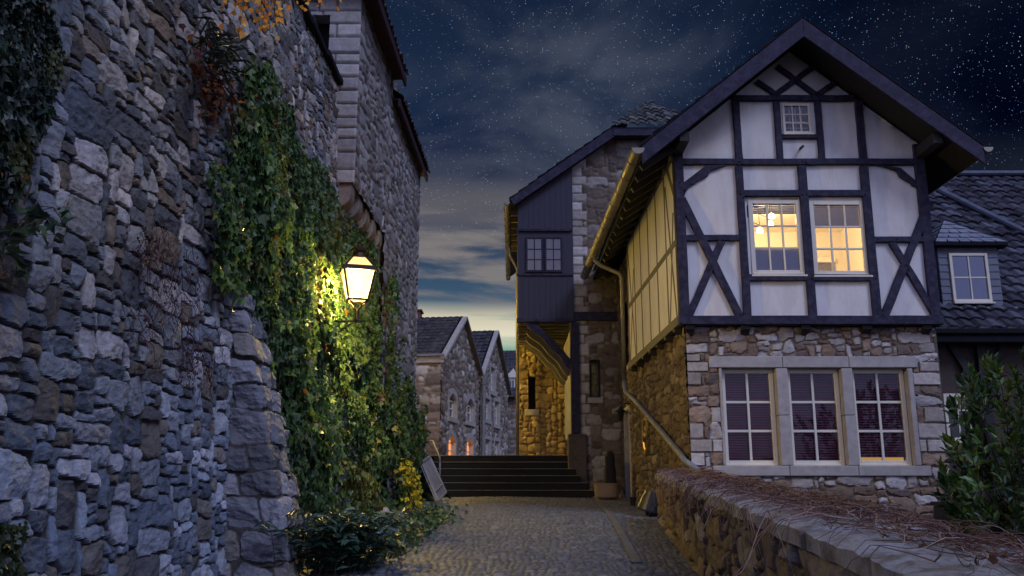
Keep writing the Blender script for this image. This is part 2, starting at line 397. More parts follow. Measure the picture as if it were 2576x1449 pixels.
def rubble(name, mat, parent, us, vs, pos, c=0.055, hs=(2, 3, 3, 4, 4, 5, 6), ratio=(0.9, 2.2), seed=1, relief=0.04, bevel=0.022,
           warp=0.03, facet=0.03, gap=0.009, palette=(), mortar=(0.12, 0.10, 0.085), holes=(), fixed=(), dressed=None, tone=None,
           loc=None, cut=0.3, wscale=4.0, mask=None, fixed_rough=False, flat=False, proud=0.40):
    u0, u1, v0, v1 = us[0], us[-1], vs[0], vs[-1]
    g, rc = layout(u0-0.2, u1+0.2, v0-0.2, v1+0.2, c, hs, ratio, seed, fixed)
    rs = np.random.RandomState(seed); n = len(rc)
    if fixed_rough: rc[:, 4] = 0
    for h in holes:
        us = np.unique(np.concatenate([us, [h[0], h[2]]])); vs = np.unique(np.concatenate([vs, [h[1], h[3]]]))
    U, V = np.meshgrid(us, vs)
    def look(a, b):
        i = np.clip(((a-(u0-0.2))/c).astype(int), 0, g.shape[1]-1); j = np.clip(((b-(v0-0.2))/c).astype(int), 0, g.shape[0]-1)
        return g[j, i]
    w1 = fbm(U*wscale, V*wscale, 3, seed)*warp*1.6; w2 = fbm(U*wscale+40, V*wscale+9, 3, seed+3)*warp*1.6
    Uw, Vw = U+w1, V+w2
    idr = look(U, V); idw = look(Uw, Vw)
    isd = rc[:, 4] > 0
    dr = isd[idr]; bad = isd[idw]
    idn = np.where(dr | bad, idr, idw)
    Uq = np.where(dr | bad, U, Uw); Vq = np.where(dr | bad, V, Vw)
    R_ = rc[idn]; a, b, cc, d = R_[..., 0], R_[..., 1], R_[..., 2], R_[..., 3]
    uc, vc = (a+cc)/2, (b+d)/2; hw, hh = (cc-a)/2, (d-b)/2
    sl = rs.uniform(-0.13, 0.13, (n, 4)); sl[isd] = 0
    S = sl[idn]
    pu, pv = Uq-uc, Vq-vc
    ds = [(Uq-a)-S[..., 0]*pv, (cc-Uq)-S[..., 1]*pv, (Vq-b)-S[..., 2]*pu, (d-Vq)-S[..., 3]*pu]
    kc = rs.uniform(0, cut, (n, 4)); kc[isd] = 0; K = kc[idn]*np.minimum(hw, hh)[..., None]*2
    ds += [((Uq-a)+(Vq-b))*0.72-K[..., 0], ((cc-Uq)+(Vq-b))*0.72-K[..., 1], ((Uq-a)+(d-Vq))*0.72-K[..., 2], ((cc-Uq)+(d-Vq))*0.72-K[..., 3]]
    D = ds[0]
    for q in ds[1:]: D = np.minimum(D, q)
    rag = fbm(U*22, V*22, 2, seed+5)*0.010*(relief/0.04)
    D = D-gap+np.where(dr, rag*0.3, rag)
    nu_, nv_ = pu/np.maximum(hw, 0.02), pv/np.maximum(hh, 0.02)
    pl = rs.uniform(-1, 1, (n, 4, 2)); ci = rs.uniform(0.75, 1.5, (n, 4)); P = pl[idn]; Cc = ci[idn]
    tl_ = rs.uniform(-1, 1, (n, 2))[idn]; so = ((idn % 97)*3.17, (idn % 61)*5.3)
    fac = P[..., 0, 0]*nu_+P[..., 0, 1]*nv_+Cc[..., 0]
    for i in range(1, 4): fac = np.minimum(fac, P[..., i, 0]*nu_+P[..., i, 1]*nv_+Cc[..., i])
    sz = np.clip(np.minimum(hw, hh)/0.12, 0.5, 1.4)
    outp = rs.uniform(-0.5, 0.6, n)[idn]
    ins = sstep(D, 0, bevel)
    rough = (0.35-np.abs(fbm(U*5.5+so[0], V*7.5+so[1], 4, seed+2)))*0.034+fbm(U*13+so[1], V*26+so[0], 3, seed+1)*0.011
    hS = relief*(1+proud*outp)+facet*sz*(np.clip(fac, -0.6, 1.0)-1.0)*0.85+facet*0.40*(tl_[..., 0]*nu_+tl_[..., 1]*nv_)+rough*(relief/0.04)
    hD = relief*1.05+rough*0.22+np.clip(D, 0, 0.01)*0.3
    hgt = np.where(dr, hD, hS)
    mort = -0.012*(relief/0.04)+fbm(U*14, V*14, 3, seed+6)*0.008
    H = np.where(D > 0, mort*(1-ins)+np.maximum(hgt, mort+0.004)*ins, mort)
    # colours: one tone per stone, darker mortar
    pc = np.array([p[:3] for p in palette]); pw = np.array([p[3] for p in palette], float); pw /= pw.sum()
    tones = pc[rs.choice(len(pc), n, p=pw)]*rs.uniform(0.75, 1.22, (n, 1))
    if dressed is not None:
        dn = int(isd.sum()); dp = np.array(dressed)
        tones[isd] = dp[rs.randint(0, len(dp), dn)]*rs.uniform(0.8, 1.15, (dn, 1))
    Cst = tones[idn]
    if tone is not None: Cst = Cst*tone(U, V)
    k = sstep(D, -0.002, 0.008)[..., None]
    mo = np.array(mortar)*(1+0.35*fbm(U*5, V*5, 3, seed+4)[..., None])
    Cl = mo*(1-k)+Cst*k
    X = pos(U, V, H)
    ny, nx = U.shape
    I = np.arange(ny*nx).reshape(ny, nx)
    F = np.stack([I[:-1, :-1], I[:-1, 1:], I[1:, 1:], I[1:, :-1]], -1)
    um = (U[:-1, :-1]+U[1:, 1:])/2; vm = (V[:-1, :-1]+V[1:, 1:])/2
    keep = np.ones(um.shape, bool)
    for h in holes: keep &= ~((um > h[0]) & (um < h[2]) & (vm > h[1]) & (vm < h[3]))
    if mask is not None: keep &= mask(um, vm)
    return mesh_np(name, X.reshape(-1, 3), F[keep], mat, parent, Cl.reshape(-1, 3), not flat, loc)
def lin(a, b, st): return np.linspace(a, b, max(2, int(round((b-a)/st))+1))
def stackpos(x, y, z):
    return np.stack(np.broadcast_arrays(x, y, z), -1)
def sheet(name, mat, parent, us, vs, pos, holes=(), amp=0.004, fr=2.0, smooth=True, loc=None):
    for h in holes:
        us = np.unique(np.concatenate([us, [h[0], h[2]]])); vs = np.unique(np.concatenate([vs, [h[1], h[3]]]))
    U, V = np.meshgrid(us, vs); H = fbm(U*fr, V*fr, 3, 2)*amp
    X = pos(U, V, H); ny, nx = U.shape; I = np.arange(ny*nx).reshape(ny, nx)
    F = np.stack([I[:-1, :-1], I[:-1, 1:], I[1:, 1:], I[1:, :-1]], -1)
    um = (U[:-1, :-1]+U[1:, 1:])/2; vm = (V[:-1, :-1]+V[1:, 1:])/2; keep = np.ones(um.shape, bool)
    for h in holes: keep &= ~((um > h[0]) & (um < h[2]) & (vm > h[1]) & (vm < h[3]))
    return mesh_np(name, X.reshape(-1, 3), F[keep], mat, parent, None, smooth, loc)
def pantiles(name, parent, p0, ud, vd, lu, lv, tw=0.22, tl=0.30, amp=0.035, step=0.03, palette=((0.06, 0.06, 0.075),), seed=3, rough=1.0, mask=None, ru=0.045, rv=0.05):
    """wavy tiles: p0 eave corner, ud along the eave, vd up the slope"""
    p0 = np.array(p0, float); ud = np.array(Vector(ud).normalized()); vd = np.array(Vector(vd).normalized()); nd = np.cross(ud, vd)
    rs = np.random.RandomState(seed)
    us = lin(0, lu, ru)
    nrow = int(math.ceil(lv/tl)); vs = []
    for r_ in range(nrow+1):
        vs += [r_*tl, r_*tl+0.004] + [r_*tl+tl*q for q in (0.25, 0.5, 0.75)]
    vs = np.array([v for v in vs if v <= lv+0.001])
    U, V = np.meshgrid(us, vs)
    row = np.floor((V-0.002)/tl).astype(int); cl_ = np.floor(U/tw+0.5*(0)).astype(int)
    ph = U/tw*2*math.pi
    wave = 0.55*np.sin(ph)+0.25*np.sin(2*ph+0.9)
    frac = (V-row*tl)/tl
    jit = rs.uniform(-1, 1, (512, 512))[row % 512, cl_ % 512]*0.010*rough
    jit2 = rs.uniform(-1, 1, (512, 512))[(row+7) % 512, cl_ % 512]
    H = amp*wave+step*(1-frac)+jit+fbm(U*0.5, V*0.5, 2, seed)*0.04*rough
    Vs = V-(0.02*jit2*rough)*(frac < 0.1)
    P = p0+U[..., None]*ud+Vs[..., None]*vd+H[..., None]*nd
    pc = np.array(palette)
    tn = pc[rs.randint(0, len(pc), (512, 512))]*rs.uniform(0.65, 1.3, (512, 512, 1))
    C = tn[row % 512, cl_ % 512]
    ny, nx = U.shape; I = np.arange(ny*nx).reshape(ny, nx)
    F = np.stack([I[:-1, :-1], I[:-1, 1:], I[1:, 1:], I[1:, :-1]], -1)
    um = (U[:-1, :-1]+U[1:, 1:])/2; vm = (V[:-1, :-1]+V[1:, 1:])/2; keep = np.ones(um.shape, bool)
    if mask is not None: keep = mask(um, vm)
    return mesh_np(name, P.reshape(-1, 3), F[keep], M['tile'], parent, C.reshape(-1, 3), False)
def scatter(name, mat, parent, pos, tip, nrm, size, tmpl, faces, colr, loc=None, jit=0.0):
    pos = np.asarray(pos, float); tip = np.asarray(tip, float); nrm = np.asarray(nrm, float)
    tip = tip/np.linalg.norm(tip, axis=1, keepdims=True)
    nrm = nrm-tip*(nrm*tip).sum(1, keepdims=True); nrm = nrm/np.maximum(np.linalg.norm(nrm, axis=1, keepdims=True), 1e-6)
    sd_ = np.cross(tip, nrm)
    T = np.asarray(tmpl, float); k = len(T)
    V = pos[:, None, :]+size[:, None, None]*(T[None, :, 0:1]*sd_[:, None, :]+T[None, :, 1:2]*tip[:, None, :]+T[None, :, 2:3]*nrm[:, None, :])
    F = (np.arange(len(pos))[:, None, None]*k+np.asarray(faces)[None]).reshape(-1, len(faces[0]))
    C = np.repeat(colr, k, axis=0)
    return mesh_np(name, V.reshape(-1, 3), F, mat, parent, C, False, loc)
IVY = [(0, -0.08, 0), (0.42, -0.02, 0.10), (0.58, 0.42, 0.16), (0.24, 0.52, 0.06), (0, 1.0, -0.10), (-0.24, 0.52, 0.06), (-0.58, 0.42, 0.16), (-0.42, -0.02, 0.10)]
IVYF = [(0, 1, 2, 3, 4), (0, 4, 5, 6, 7)]
LAU = [(0, 0, 0), (0.15, 0.28, 0.05), (0.17, 0.62, 0.06), (0, 1.0, -0.06), (-0.17, 0.62, 0.06), (-0.15, 0.28, 0.05)]
LAUF = [(0, 1, 2, 3), (0, 3, 4, 5)]
BIR = [(0, 0, 0), (0.38, 0.22, 0.06), (0.30, 0.60, 0.05), (0, 1.0, 0), (-0.30, 0.60, 0.05), (-0.38, 0.22, 0.06)]
rs0 = np.random.RandomState(5)
def inpoly(px, py, poly):
    px = np.asarray(px); py = np.asarray(py); ins = np.zeros(px.shape, bool); n = len(poly)
    for i in range(n):
        x1, y1 = poly[i]; x2, y2 = poly[(i+1) % n]
        c = ((y1 > py) != (y2 > py)) & (px < (x2-x1)*(py-y1)/((y2-y1)+1e-9)+x1)
        ins ^= c
    return ins

# ================================================================== THE SETTING
def gz(Y):                                      # height of the path along its slope
    return np.interp(Y, [-30, 0, 13.5, 20.8, 21.2], [-3.4, -1.5, -0.50, -0.245, -0.245])
def ground():
    ys = np.concatenate([lin(-30, 8, 1.0), lin(8.25, 23, 0.25), lin(24, 60, 2), np.array([80, 120, 200, 400, 900.])])
    xs = np.concatenate([[-900, -300, -80, -30], lin(-12, 14, 0.5), [30, 80, 300, 900.]])
    X, Y = np.meshgrid(xs, ys)
    Z = gz(Y)-0.06+np.where(Y > 22.6, 0.98*sstep(Y, 22.6, 23.2), 0)+fbm(X*0.7, Y*0.7, 3)*0.03*(np.abs(X) < 14)
    I = np.arange(X.size).reshape(X.shape)
    F = np.stack([I[:-1, :-1], I[:-1, 1:], I[1:, 1:], I[1:, :-1]], -1).reshape(-1, 4)
    o = mesh_np('ground', stackpos(X, Y, Z).reshape(-1, 3), F, M['soil'], smooth=True); o['kind'] = 'structure'
ground()
STAIR_Y, TOPZ = 20.8, 0.76
def path():
    us = lin(-2.6, 2.75, 0.018); vs = lin(7.6, 20.82, 0.018)
    # cobbles laid in gentle fans: bend the rows with an arc in u
    def pos(U, V, H):
        return stackpos(U, V, gz(V)+H-0.01+0.03*np.cos(U*0.8)+fbm(U*0.8, V*0.8, 2, 3)*0.02)
    o = rubble('cobbled_path', M['cobble'], None, us, vs, pos, c=0.03, hs=(2, 2, 3), ratio=(0.8, 1.6), seed=21, relief=0.011, bevel=0.018,
               warp=0.05, facet=0.004, gap=0.004, wscale=1.5, cut=0.3,
               palette=((0.10, 0.11, 0.14, 3), (0.13, 0.138, 0.165, 2), (0.08, 0.088, 0.112, 2), (0.11, 0.105, 0.11, 1)), mortar=(0.036, 0.036, 0.038),
               mask=lambda u, v: ~((u > 2.2-(13.5-v)*0.077+0.1) & (v < 13.4)))
    o['kind'] = 'structure'
    b = MB(); r_ = random.Random(3)             # the line of flat channel stones
    y = 9.6
    while y < 20.6:
        l = r_.uniform(0.4, 0.7); x = 1.30+(y-9.6)*0.052
        b.add([(x-0.055, y, gz(y)+0.012), (x+0.055, y, gz(y)+0.012), (x+0.055+l*0.05, y+l-0.02, gz(y+l)+0.012), (x-0.055+l*0.05, y+l-0.02, gz(y+l)+0.012),
               (x-0.055, y, gz(y)+0.036), (x+0.055, y, gz(y)+0.036), (x+0.055+l*0.05, y+l-0.02, gz(y+l)+0.036), (x-0.055+l*0.05, y+l-0.02, gz(y+l)+0.036)],
              [(0,3,2,1),(4,5,6,7),(0,1,5,4),(1,2,6,5),(2,3,7,6),(3,0,4,7)])
        y += l
    o = b.build('kerb_strip', mk('kerb_stone', (0.085, 0.085, 0.095), 0.85, 0.3, 4, 0.5, 25), bevel=0.01); o['kind'] = 'structure'
    us = lin(-4.5, 4.5, 0.06); vs = lin(23.0, 48, 0.08)
    o = sheet('upper_lane', M['paving'], None, lin(-7, 7, 0.3), lin(22.9, 60, 0.3), lambda U, V, H: stackpos(U, V, TOPZ+0.0*U-0.0+H), amp=0.02)
    o['kind'] = 'structure'
path()

# ------------------------------------------------------------------ steps
st_ = thing('stone_steps', 'flight of six wide dark stone steps at the end of the cobbled path', 'steps', (0, STAIR_Y, -0.24))
rise = (TOPZ+0.245)/6
for i in range(6):
    y0 = STAIR_Y+0.35*i; z0 = -0.245+rise*i
    xr = (2.05, 1.80, 1.62, 1.55, 1.52, 1.50)[i]; xl = -1.95
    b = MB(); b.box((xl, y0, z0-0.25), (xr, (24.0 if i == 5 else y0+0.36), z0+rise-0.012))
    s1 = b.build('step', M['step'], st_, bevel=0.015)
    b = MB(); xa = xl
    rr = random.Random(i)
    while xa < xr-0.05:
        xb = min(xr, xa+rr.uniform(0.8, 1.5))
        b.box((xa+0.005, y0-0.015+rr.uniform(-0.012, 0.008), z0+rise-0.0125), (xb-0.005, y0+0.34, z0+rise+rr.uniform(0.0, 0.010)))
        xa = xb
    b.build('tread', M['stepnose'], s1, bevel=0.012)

# ================================================================== LEFT RUBBLE WALL
def XA(Y, z): return -2.59+0.03*(Y-13.6)-0.040*(z+0.6)
def XB(Y, z): return -2.98+0.03*Y+0.075*np.maximum(0, 2.6-z)
COP = 6.46
wallA = thing('rubble_wall', 'tall leaning wall of rough grey rubble stone along the left of the path', 'stone wall', (-2.8, 8, -0.9))
nY = 880
usA = 3.9*np.exp(np.linspace(0, math.log(16.62/3.9), nY)); vsA = lin(-1.75, COP-0.02, 0.0105)
GREY = ((0.18, 0.21, 0.265, 4), (0.31, 0.335, 0.385, 3), (0.115, 0.135, 0.172, 3), (0.19, 0.165, 0.145, 1.3), (0.44, 0.44, 0.48, 1.8), (0.10, 0.095, 0.10, 1.2))
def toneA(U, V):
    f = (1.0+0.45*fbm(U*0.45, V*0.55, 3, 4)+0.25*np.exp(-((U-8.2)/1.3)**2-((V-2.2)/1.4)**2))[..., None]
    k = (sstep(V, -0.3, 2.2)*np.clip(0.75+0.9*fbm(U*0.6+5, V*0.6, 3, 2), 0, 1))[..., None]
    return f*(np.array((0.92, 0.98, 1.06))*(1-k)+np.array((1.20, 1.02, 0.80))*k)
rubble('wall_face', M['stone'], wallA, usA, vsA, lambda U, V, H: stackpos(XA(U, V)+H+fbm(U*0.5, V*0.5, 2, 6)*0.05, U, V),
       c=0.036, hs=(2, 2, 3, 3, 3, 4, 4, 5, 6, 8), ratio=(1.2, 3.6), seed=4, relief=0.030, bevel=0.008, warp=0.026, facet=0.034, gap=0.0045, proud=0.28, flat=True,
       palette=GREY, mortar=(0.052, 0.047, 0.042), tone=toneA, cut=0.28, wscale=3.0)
b = MB()
for (ya, yb) in ((3.9, 16.6),):
    b.add([(XA(ya, -1.75)-0.06, ya, -1.75), (XA(yb, -1.75)-0.06, yb, -1.75), (XA(yb, COP)-0.06, yb, COP-0.02), (XA(ya, COP)-0.06, ya, COP-0.02),
           (-4.0, ya, -1.75), (-4.0, yb, -1.75), (-4.0, yb, COP-0.02), (-4.0, ya, COP-0.02)],
          [(0,1,2,3),(7,6,5,4),(3,2,6,7),(0,4,5,1),(0,3,7,4),(1,5,6,2)])
b.build('wall_core', M['mortar'], wallA)
b = MB(); y = 3.9; rr = random.Random(8)
while y < 13.55:
    l = min(rr.uniform(0.7, 1.1), 13.58-y); b.box((XA(y, COP)-0.9, y+0.004, COP), (XA(y, COP)+0.105+rr.uniform(-0.01, 0.01), y+l-0.004, COP+0.10+rr.uniform(-0.006, 0.006))); y += l
b.build('coping', M['coping'], wallA, bevel=0.012)
# stepped buttress of big blocks
def rock(b, a, c, seed, n=7, amp=0.035):
    """a rough squared block from corner a to corner c"""
    rg = np.random.RandomState(seed)
    a = np.array(a, float); c = np.array(c, float); ctr = (a+c)/2; hs_ = (c-a)/2
    vs = []; fs = []
    key = {}
    def vid(i, j, k):
        if (i, j, k) in key: return key[(i, j, k)]
        p = np.array([i, j, k], float)/n*2-1
        q = p*hs_
        rad = min(hs_)*0.12
        m = np.sign(q)*np.minimum(np.abs(q), hs_-rad)
        d = q-m; ln = np.linalg.norm(d)
        if ln > 1e-9: q = m+d/ln*min(ln, rad)
        x, y, z = q+ctr
        nn = np.array([fbm(y*5+seed, z*5, 3, 1), fbm(x*5+seed, z*5, 3, 2), fbm(x*5, y*5+seed, 3, 3)])
        fc = np.array([fbm(y*2.3+seed*1.7, z*2.3, 1, 4), fbm(x*2.3+seed*1.3, z*2.3, 1, 5), 0])
        key[(i, j, k)] = len(vs); vs.append(tuple(q+ctr+nn*amp*0.6+fc*amp*0.9)); return key[(i, j, k)]
    for i in range(n):
        for j in range(n):
            fs.append((vid(0,i,j), vid(0,i,j+1), vid(0,i+1,j+1), vid(0,i+1,j)))
            fs.append((vid(n,i,j), vid(n,i+1,j), vid(n,i+1,j+1), vid(n,i,j+1)))
            fs.append((vid(i,0,j), vid(i+1,0,j), vid(i+1,0,j+1), vid(i,0,j+1)))
            fs.append((vid(i,n,j), vid(i,n,j+1), vid(i+1,n,j+1), vid(i+1,n,j)))
            fs.append((vid(i,j,0), vid(i,j+1,0), vid(i+1,j+1,0), vid(i+1,j,0)))
            fs.append((vid(i,j,n), vid(i+1,j,n), vid(i+1,j+1,n), vid(i,j+1,n)))
    b.add(vs, fs)
def buttress():
    top = 1.97
    def prj(v): return 0.10+0.60*np.clip((top-0.1-v)/3.05, 0, 1.2)
    fx = []; z = -1.8; i = 0; rg = random.Random(5)
    while z < top:
        h = rg.choice((0.26, 0.31, 0.36)) if z < 0.9 else rg.choice((0.20, 0.25))
        a = rg.uniform(0.30, 0.60) if i % 2 else rg.uniform(0.16, 0.26); c_ = rg.uniform(0.16, 0.26) if i % 2 else rg.uniform(0.26, 0.45)
        fx.append((-a, z, c_, z+h)); fx.append((-a-rg.uniform(0.3, 0.5), z, -a, z+h)); fx.append((c_, z, c_+rg.uniform(0.25, 0.5), z+h)); z += h; i += 1
    def pos(U, V, H):
        p = prj(V); t = sstep(U, -0.03, 0.03); xo = XA(8.8, V)+p
        x = xo+np.minimum(U, 0)+H*t; y = 8.80+np.maximum(U, 0)-H*(1-t)
        return stackpos(x, y, V)
    rubble('buttress', M['stone'], wallA, lin(-0.95, 1.0, 0.0105), lin(-1.75, top, 0.0105), pos, c=0.05, hs=(4, 5, 6), ratio=(0.9, 1.8), seed=6, relief=0.036, bevel=0.010, flat=True,
           warp=0.022, facet=0.055, gap=0.008, palette=((0.17, 0.175, 0.205, 3), (0.22, 0.22, 0.25, 2), (0.14, 0.145, 0.165, 2), (0.19, 0.175, 0.165, 1)), mortar=(0.06, 0.052, 0.047),
           fixed=fx, fixed_rough=True, cut=0.18, mask=lambda u, v: (u > -prj(v)-0.12) & (u < 0.55+0.5*prj(v)))
    b = MB()
    b.prism([(-3.0, 8.86, -1.7), (XA(8.8, -1.7)+0.66, 8.86, -1.7), (XA(8.8, 1.9)+0.05, 8.86, 1.9), (-3.0, 8.86, 1.9)], (0, 0.7, 0))
    b.build('buttress_core', M['mortar'], wallA)
buttress()

# ================================================================== LEFT STONE BUILDING WITH CORBELLED BAY
YB0, YB1, YBM = 13.6, 21.5, 16.6
bldg = thing('gatehouse', 'tall stone building with corbelled bay and red-brown eaves above the ivy', 'building', (-3.5, 17, 0))
PALB = ((0.25, 0.24, 0.255, 3), (0.31, 0.295, 0.30, 3), (0.20, 0.185, 0.185, 2), (0.36, 0.345, 0.345, 1.3), (0.24, 0.20, 0.175, 1))
ZB = 4.78
rubble('bay_wall', M['stone'], bldg, lin(YB0, YBM+0.02, 0.026), lin(ZB, 8.35, 0.026), lambda U, V, H: stackpos(-2.98+0.03*U+H, U, V),
       c=0.06, hs=(2, 2, 3, 3, 4, 5), ratio=(1.2, 3.8), seed=9, relief=0.028, bevel=0.02, warp=0.035, facet=0.022, palette=PALB, mortar=(0.15, 0.135, 0.125))
rubble('side_wall', M['stone'], bldg, lin(YBM, YB1, 0.03), lin(-0.6, 8.35, 0.03), lambda U, V, H: stackpos(XB(U, V)-0.02+H, U, V),
       c=0.06, hs=(2, 2, 3, 3, 4, 5), ratio=(1.2, 4.2), seed=10, relief=0.03, bevel=0.02, warp=0.035, facet=0.024, palette=PALB, mortar=(0.15, 0.135, 0.125))
qf = []
z = ZB; i = 0; rq = random.Random(4)
xe = -2.98+0.03*YB0
while z < 8.3:
    h = rq.choice((0.24, 0.24, 0.30, 0.18))
    if i % 2 == 0: qf.append((xe-0.60, z, xe+0.06, z+h))
    else: qf += [(xe-0.34, z, xe+0.06, z+h), (xe-0.64, z, xe-0.34, z+h)]
    z += h; i += 1
opn0 = atY(793, 40, YB0); opn1 = atY(827, 140, YB0)
rubble('bay_front', M['stone'], bldg, lin(-4.3, xe+0.035, 0.022), lin(ZB, 8.35, 0.022), lambda U, V, H: stackpos(U, YB0-H, V),
       c=0.06, hs=(2, 3, 3, 4), ratio=(0.9, 2.2), seed=12, relief=0.026, bevel=0.016, warp=0.02, facet=0.012, palette=PALB, mortar=(0.12, 0.105, 0.095),
       fixed=qf, dressed=((0.36, 0.335, 0.32), (0.31, 0.29, 0.285), (0.41, 0.385, 0.365)), holes=((opn0.x, 6.50, opn1.x, opn0.z),))
b = MB(); b.box((-6, YB0+0.30, ZB), (xe-0.05, YBM, 8.4)); b.box((-6, YBM, -0.9), (-2.56, YB1-0.02, 8.4))
b.add([(-2.56, YBM+.02, -0.9), (-2.30, YBM+.02, -0.9), (-2.55, YBM+.02, 2.6), (-2.56, YB1-.02, -0.9), (-2.20, YB1-.02, -0.9), (-2.42, YB1-.02, 2.6)],
      [(0, 1, 2), (3, 5, 4), (0, 3, 4, 1), (1, 4, 5, 2), (0, 2, 5, 3)])
b.build('core', M['mortar'], bldg)
b = MB(); b.box((opn0.x-0.02, YB0+0.02, 6.45), (opn0.x+0.0, YB0+0.3, opn0.z)); b.box((opn1.x, YB0+0.02, 6.45), (opn1.x+0.03, YB0+0.3, opn0.z)); b.box((opn0.x-.02, YB0+0.02, opn0.z), (opn1.x+.03, YB0+0.3, opn0.z+0.03))
b.build('opening_reveal', M['dressed'], bldg)
b = MB(); b.box((opn0.x, YB0+0.26, 6.45), (opn1.x, YB0+0.28, opn0.z)); b.build('opening', M['void'], bldg)
b = MB(); b.box((-6, YB1-0.04, -0.9), (XB(YB1, 5.0), YB1, 8.4)); b.build('end_wall', M['dressed'], bldg)
# corbels: rounded stone brackets
for k in range(5):
    yc = YB0+0.03+k*0.66
    xo = -2.98+0.03*yc; b = MB()
    pts = [(xo-0.75, yc, ZB), (xo-0.02, yc, ZB), (xo-0.02, yc, ZB-0.16)]
    for a in range(1, 7):
        th = a/6*math.pi/2
        pts.append((xo-0.02-0.22*(1-math.cos(th)), yc, ZB-0.16-0.24*math.sin(th)))
    pts += [(xo-0.75, yc, ZB-0.40)]
    b.prism(pts, (0, 0.34, 0)); b.build('corbel', M['corbel'], bldg, bevel=0.02, seg=2)
b = MB(); b.box((xe-0.7, YB0+0.02, ZB-0.03), (xe-0.02, YBM, ZB+0.02)); b.build('bay_floor', M['mortar'], bldg)
b = MB(); b.box((xe+0.035, 15.15, 6.55), (xe+0.075, 15.21, 7.75)); b.build('drain_spout', M['darkwood'], bldg, bevel=0.01)
# eaves
def eave(nm, y0, y1, z0, z1, ov):
    b = MB(); X = lambda y: -2.98+0.03*y
    b.bar((X(y0)+ov, y0, (z0+z1)/2), (X(y1)+ov, y1, (z0+z1)/2), 0.05, z1-z0)
    b.bar((X(y0)+ov/2-0.1, y0, z1-0.02), (X(y1)+ov/2-0.1, y1, z1-0.02), ov+0.15, 0.03)
    b.build(nm, M['redwood'], bldg, bevel=0.006)
eave('bay_eave', YB0-0.22, 17.0, 8.06, 8.24, 0.27)
b = MB(); b.box((-6, YB0-0.24, 8.08), (-2.98+0.03*YB0+0.27, YB0-0.18, 8.3)); b.build('bay_verge', M['redwood'], bldg, bevel=0.006)
eave('main_eave', 17.0, YB1+0.15, 7.62, 7.80, 0.15)
pantiles('roof', bldg, (-2.24, 17.0, 7.83), (0.03, 1, 0), (-0.75, 0, 0.66), 4.6, 4.0, palette=((0.05, 0.05, 0.06), (0.07, 0.06, 0.065)), seed=31)
pantiles('bay_roof', bldg, (-2.26, YB0-0.25, 8.27), (0.03, 1, 0), (-0.75, 0, 0.66), 3.6, 4.0, palette=((0.05, 0.05, 0.06), (0.07, 0.06, 0.065)), seed=32)

# ================================================================== LANTERN
def lantern_at(root, c, s=1.0, rot=0.3, gm='lampglow'):
    """four-sided street lantern, c = centre of its bottom ring"""
    c = Vector(c); wb, wt_, h = 0.125*s, 0.205*s, 0.40*s
    def ring(w, z): return [c+Vector((math.cos(rot+math.pi/4+q*math.pi/2)*w*1.414, math.sin(rot+math.pi/4+q*math.pi/2)*w*1.414, z)) for q in range(4)]
    lo, up, tp = ring(wb, 0), ring(wt_, h), ring(0.085*s, h+0.17*s)
    fr = MB()
    for q in range(4):
        fr.tube([lo[q], up[q]], 0.016*s, 6); fr.tube([up[q], tp[q]], 0.014*s, 6)
        fr.tube([lo[q], lo[(q+1) % 4]], 0.018*s, 6); fr.tube([tp[q], tp[(q+1) % 4]], 0.012*s, 6)
        mid = (up[q]+up[(q+1) % 4])/2
        fr.bar(up[q], up[(q+1) % 4], 0.035*s, 0.06*s)
        fr.tube([lo[q], lo[q]*0.5+c*0.5+Vector((0, 0, -0.05*s)), c+Vector((0, 0, -0.16*s))], 0.010*s, 6)
    fr.tube([c+Vector((0, 0, -0.14*s)), c+Vector((0, 0, -0.26*s))], 0.03*s, 8)
    fr.build('lantern_frame', M['lampiron'], root)
    z = h+0.165*s
    cp = MB(); cp.lathe([(0.095*s, z), (0.085*s, z+0.05*s), (0.075*s, z+0.085*s), (0.11*s, z+0.095*s), (0.115*s, z+0.115*s), (0.07*s, z+0.15*s), (0.035*s, z+0.17*s), (0.02*s, z+0.20*s), (0.03*s, z+0.22*s), (0.005*s, z+0.25*s)], c, 18)
    cp.build('lantern_cap', M['lampiron'], root, smooth=False)
    ins = 0.93
    for q in range(4):
        b = MB(); cc = c+Vector((0, 0, h/2))
        pts = [lo[q], lo[(q+1) % 4], up[(q+1) % 4], up[q]]
        m = sum(pts, Vector())/4; pts = [m+(p-m)*0.97 for p in pts]; n = (pts[1]-pts[0]).cross(pts[3]-pts[0]).normalized()
        b.prism([p-n*0.004 for p in pts], n*0.004); b.build('pane', M[gm], root)
        b = MB(); pts = [up[q], up[(q+1) % 4], tp[(q+1) % 4], tp[q]]
        m = sum(pts, Vector())/4; pts = [m+(p-m)*0.93 for p in pts]; n = (pts[1]-pts[0]).cross(pts[3]-pts[0]).normalized()
        b.prism([p-n*0.004 for p in pts], n*0.004); b.build('roof_pane', M[gm+'_roof'], root)
LPOS = Vector((-2.17, 12.2, 2.55))
lam = thing('wall_lantern', 'glowing yellow four-sided lantern on an iron bracket among the ivy', 'lantern', (-2.75, 12.2, 2.25))
lantern_at(lam, LPOS, 1.07, 0.28)
b = MB(); bc = LPOS+Vector((0, 0, 0.24)); b.lathe([(0.02, -0.10), (0.05, -0.05), (0.06, 0.02), (0.04, 0.07), (0.015, 0.09)], bc, 14); b.build('bulb', glow('lantern_bulb', (1.0, 0.80, 0.45), 6.0), lam, smooth=True)
ll = bpy.data.lights.new('lantern_light', 'POINT'); ll.energy = 2100; ll.color = (1.0, 0.74, 0.23); ll.shadow_soft_size = 0.07
lo_ = bpy.data.objects.new('lantern_light', ll); lo_.location = LPOS+Vector((0, 0, 0.27)); col.objects.link(lo_)
b = MB(); zb = LPOS.z-0.30
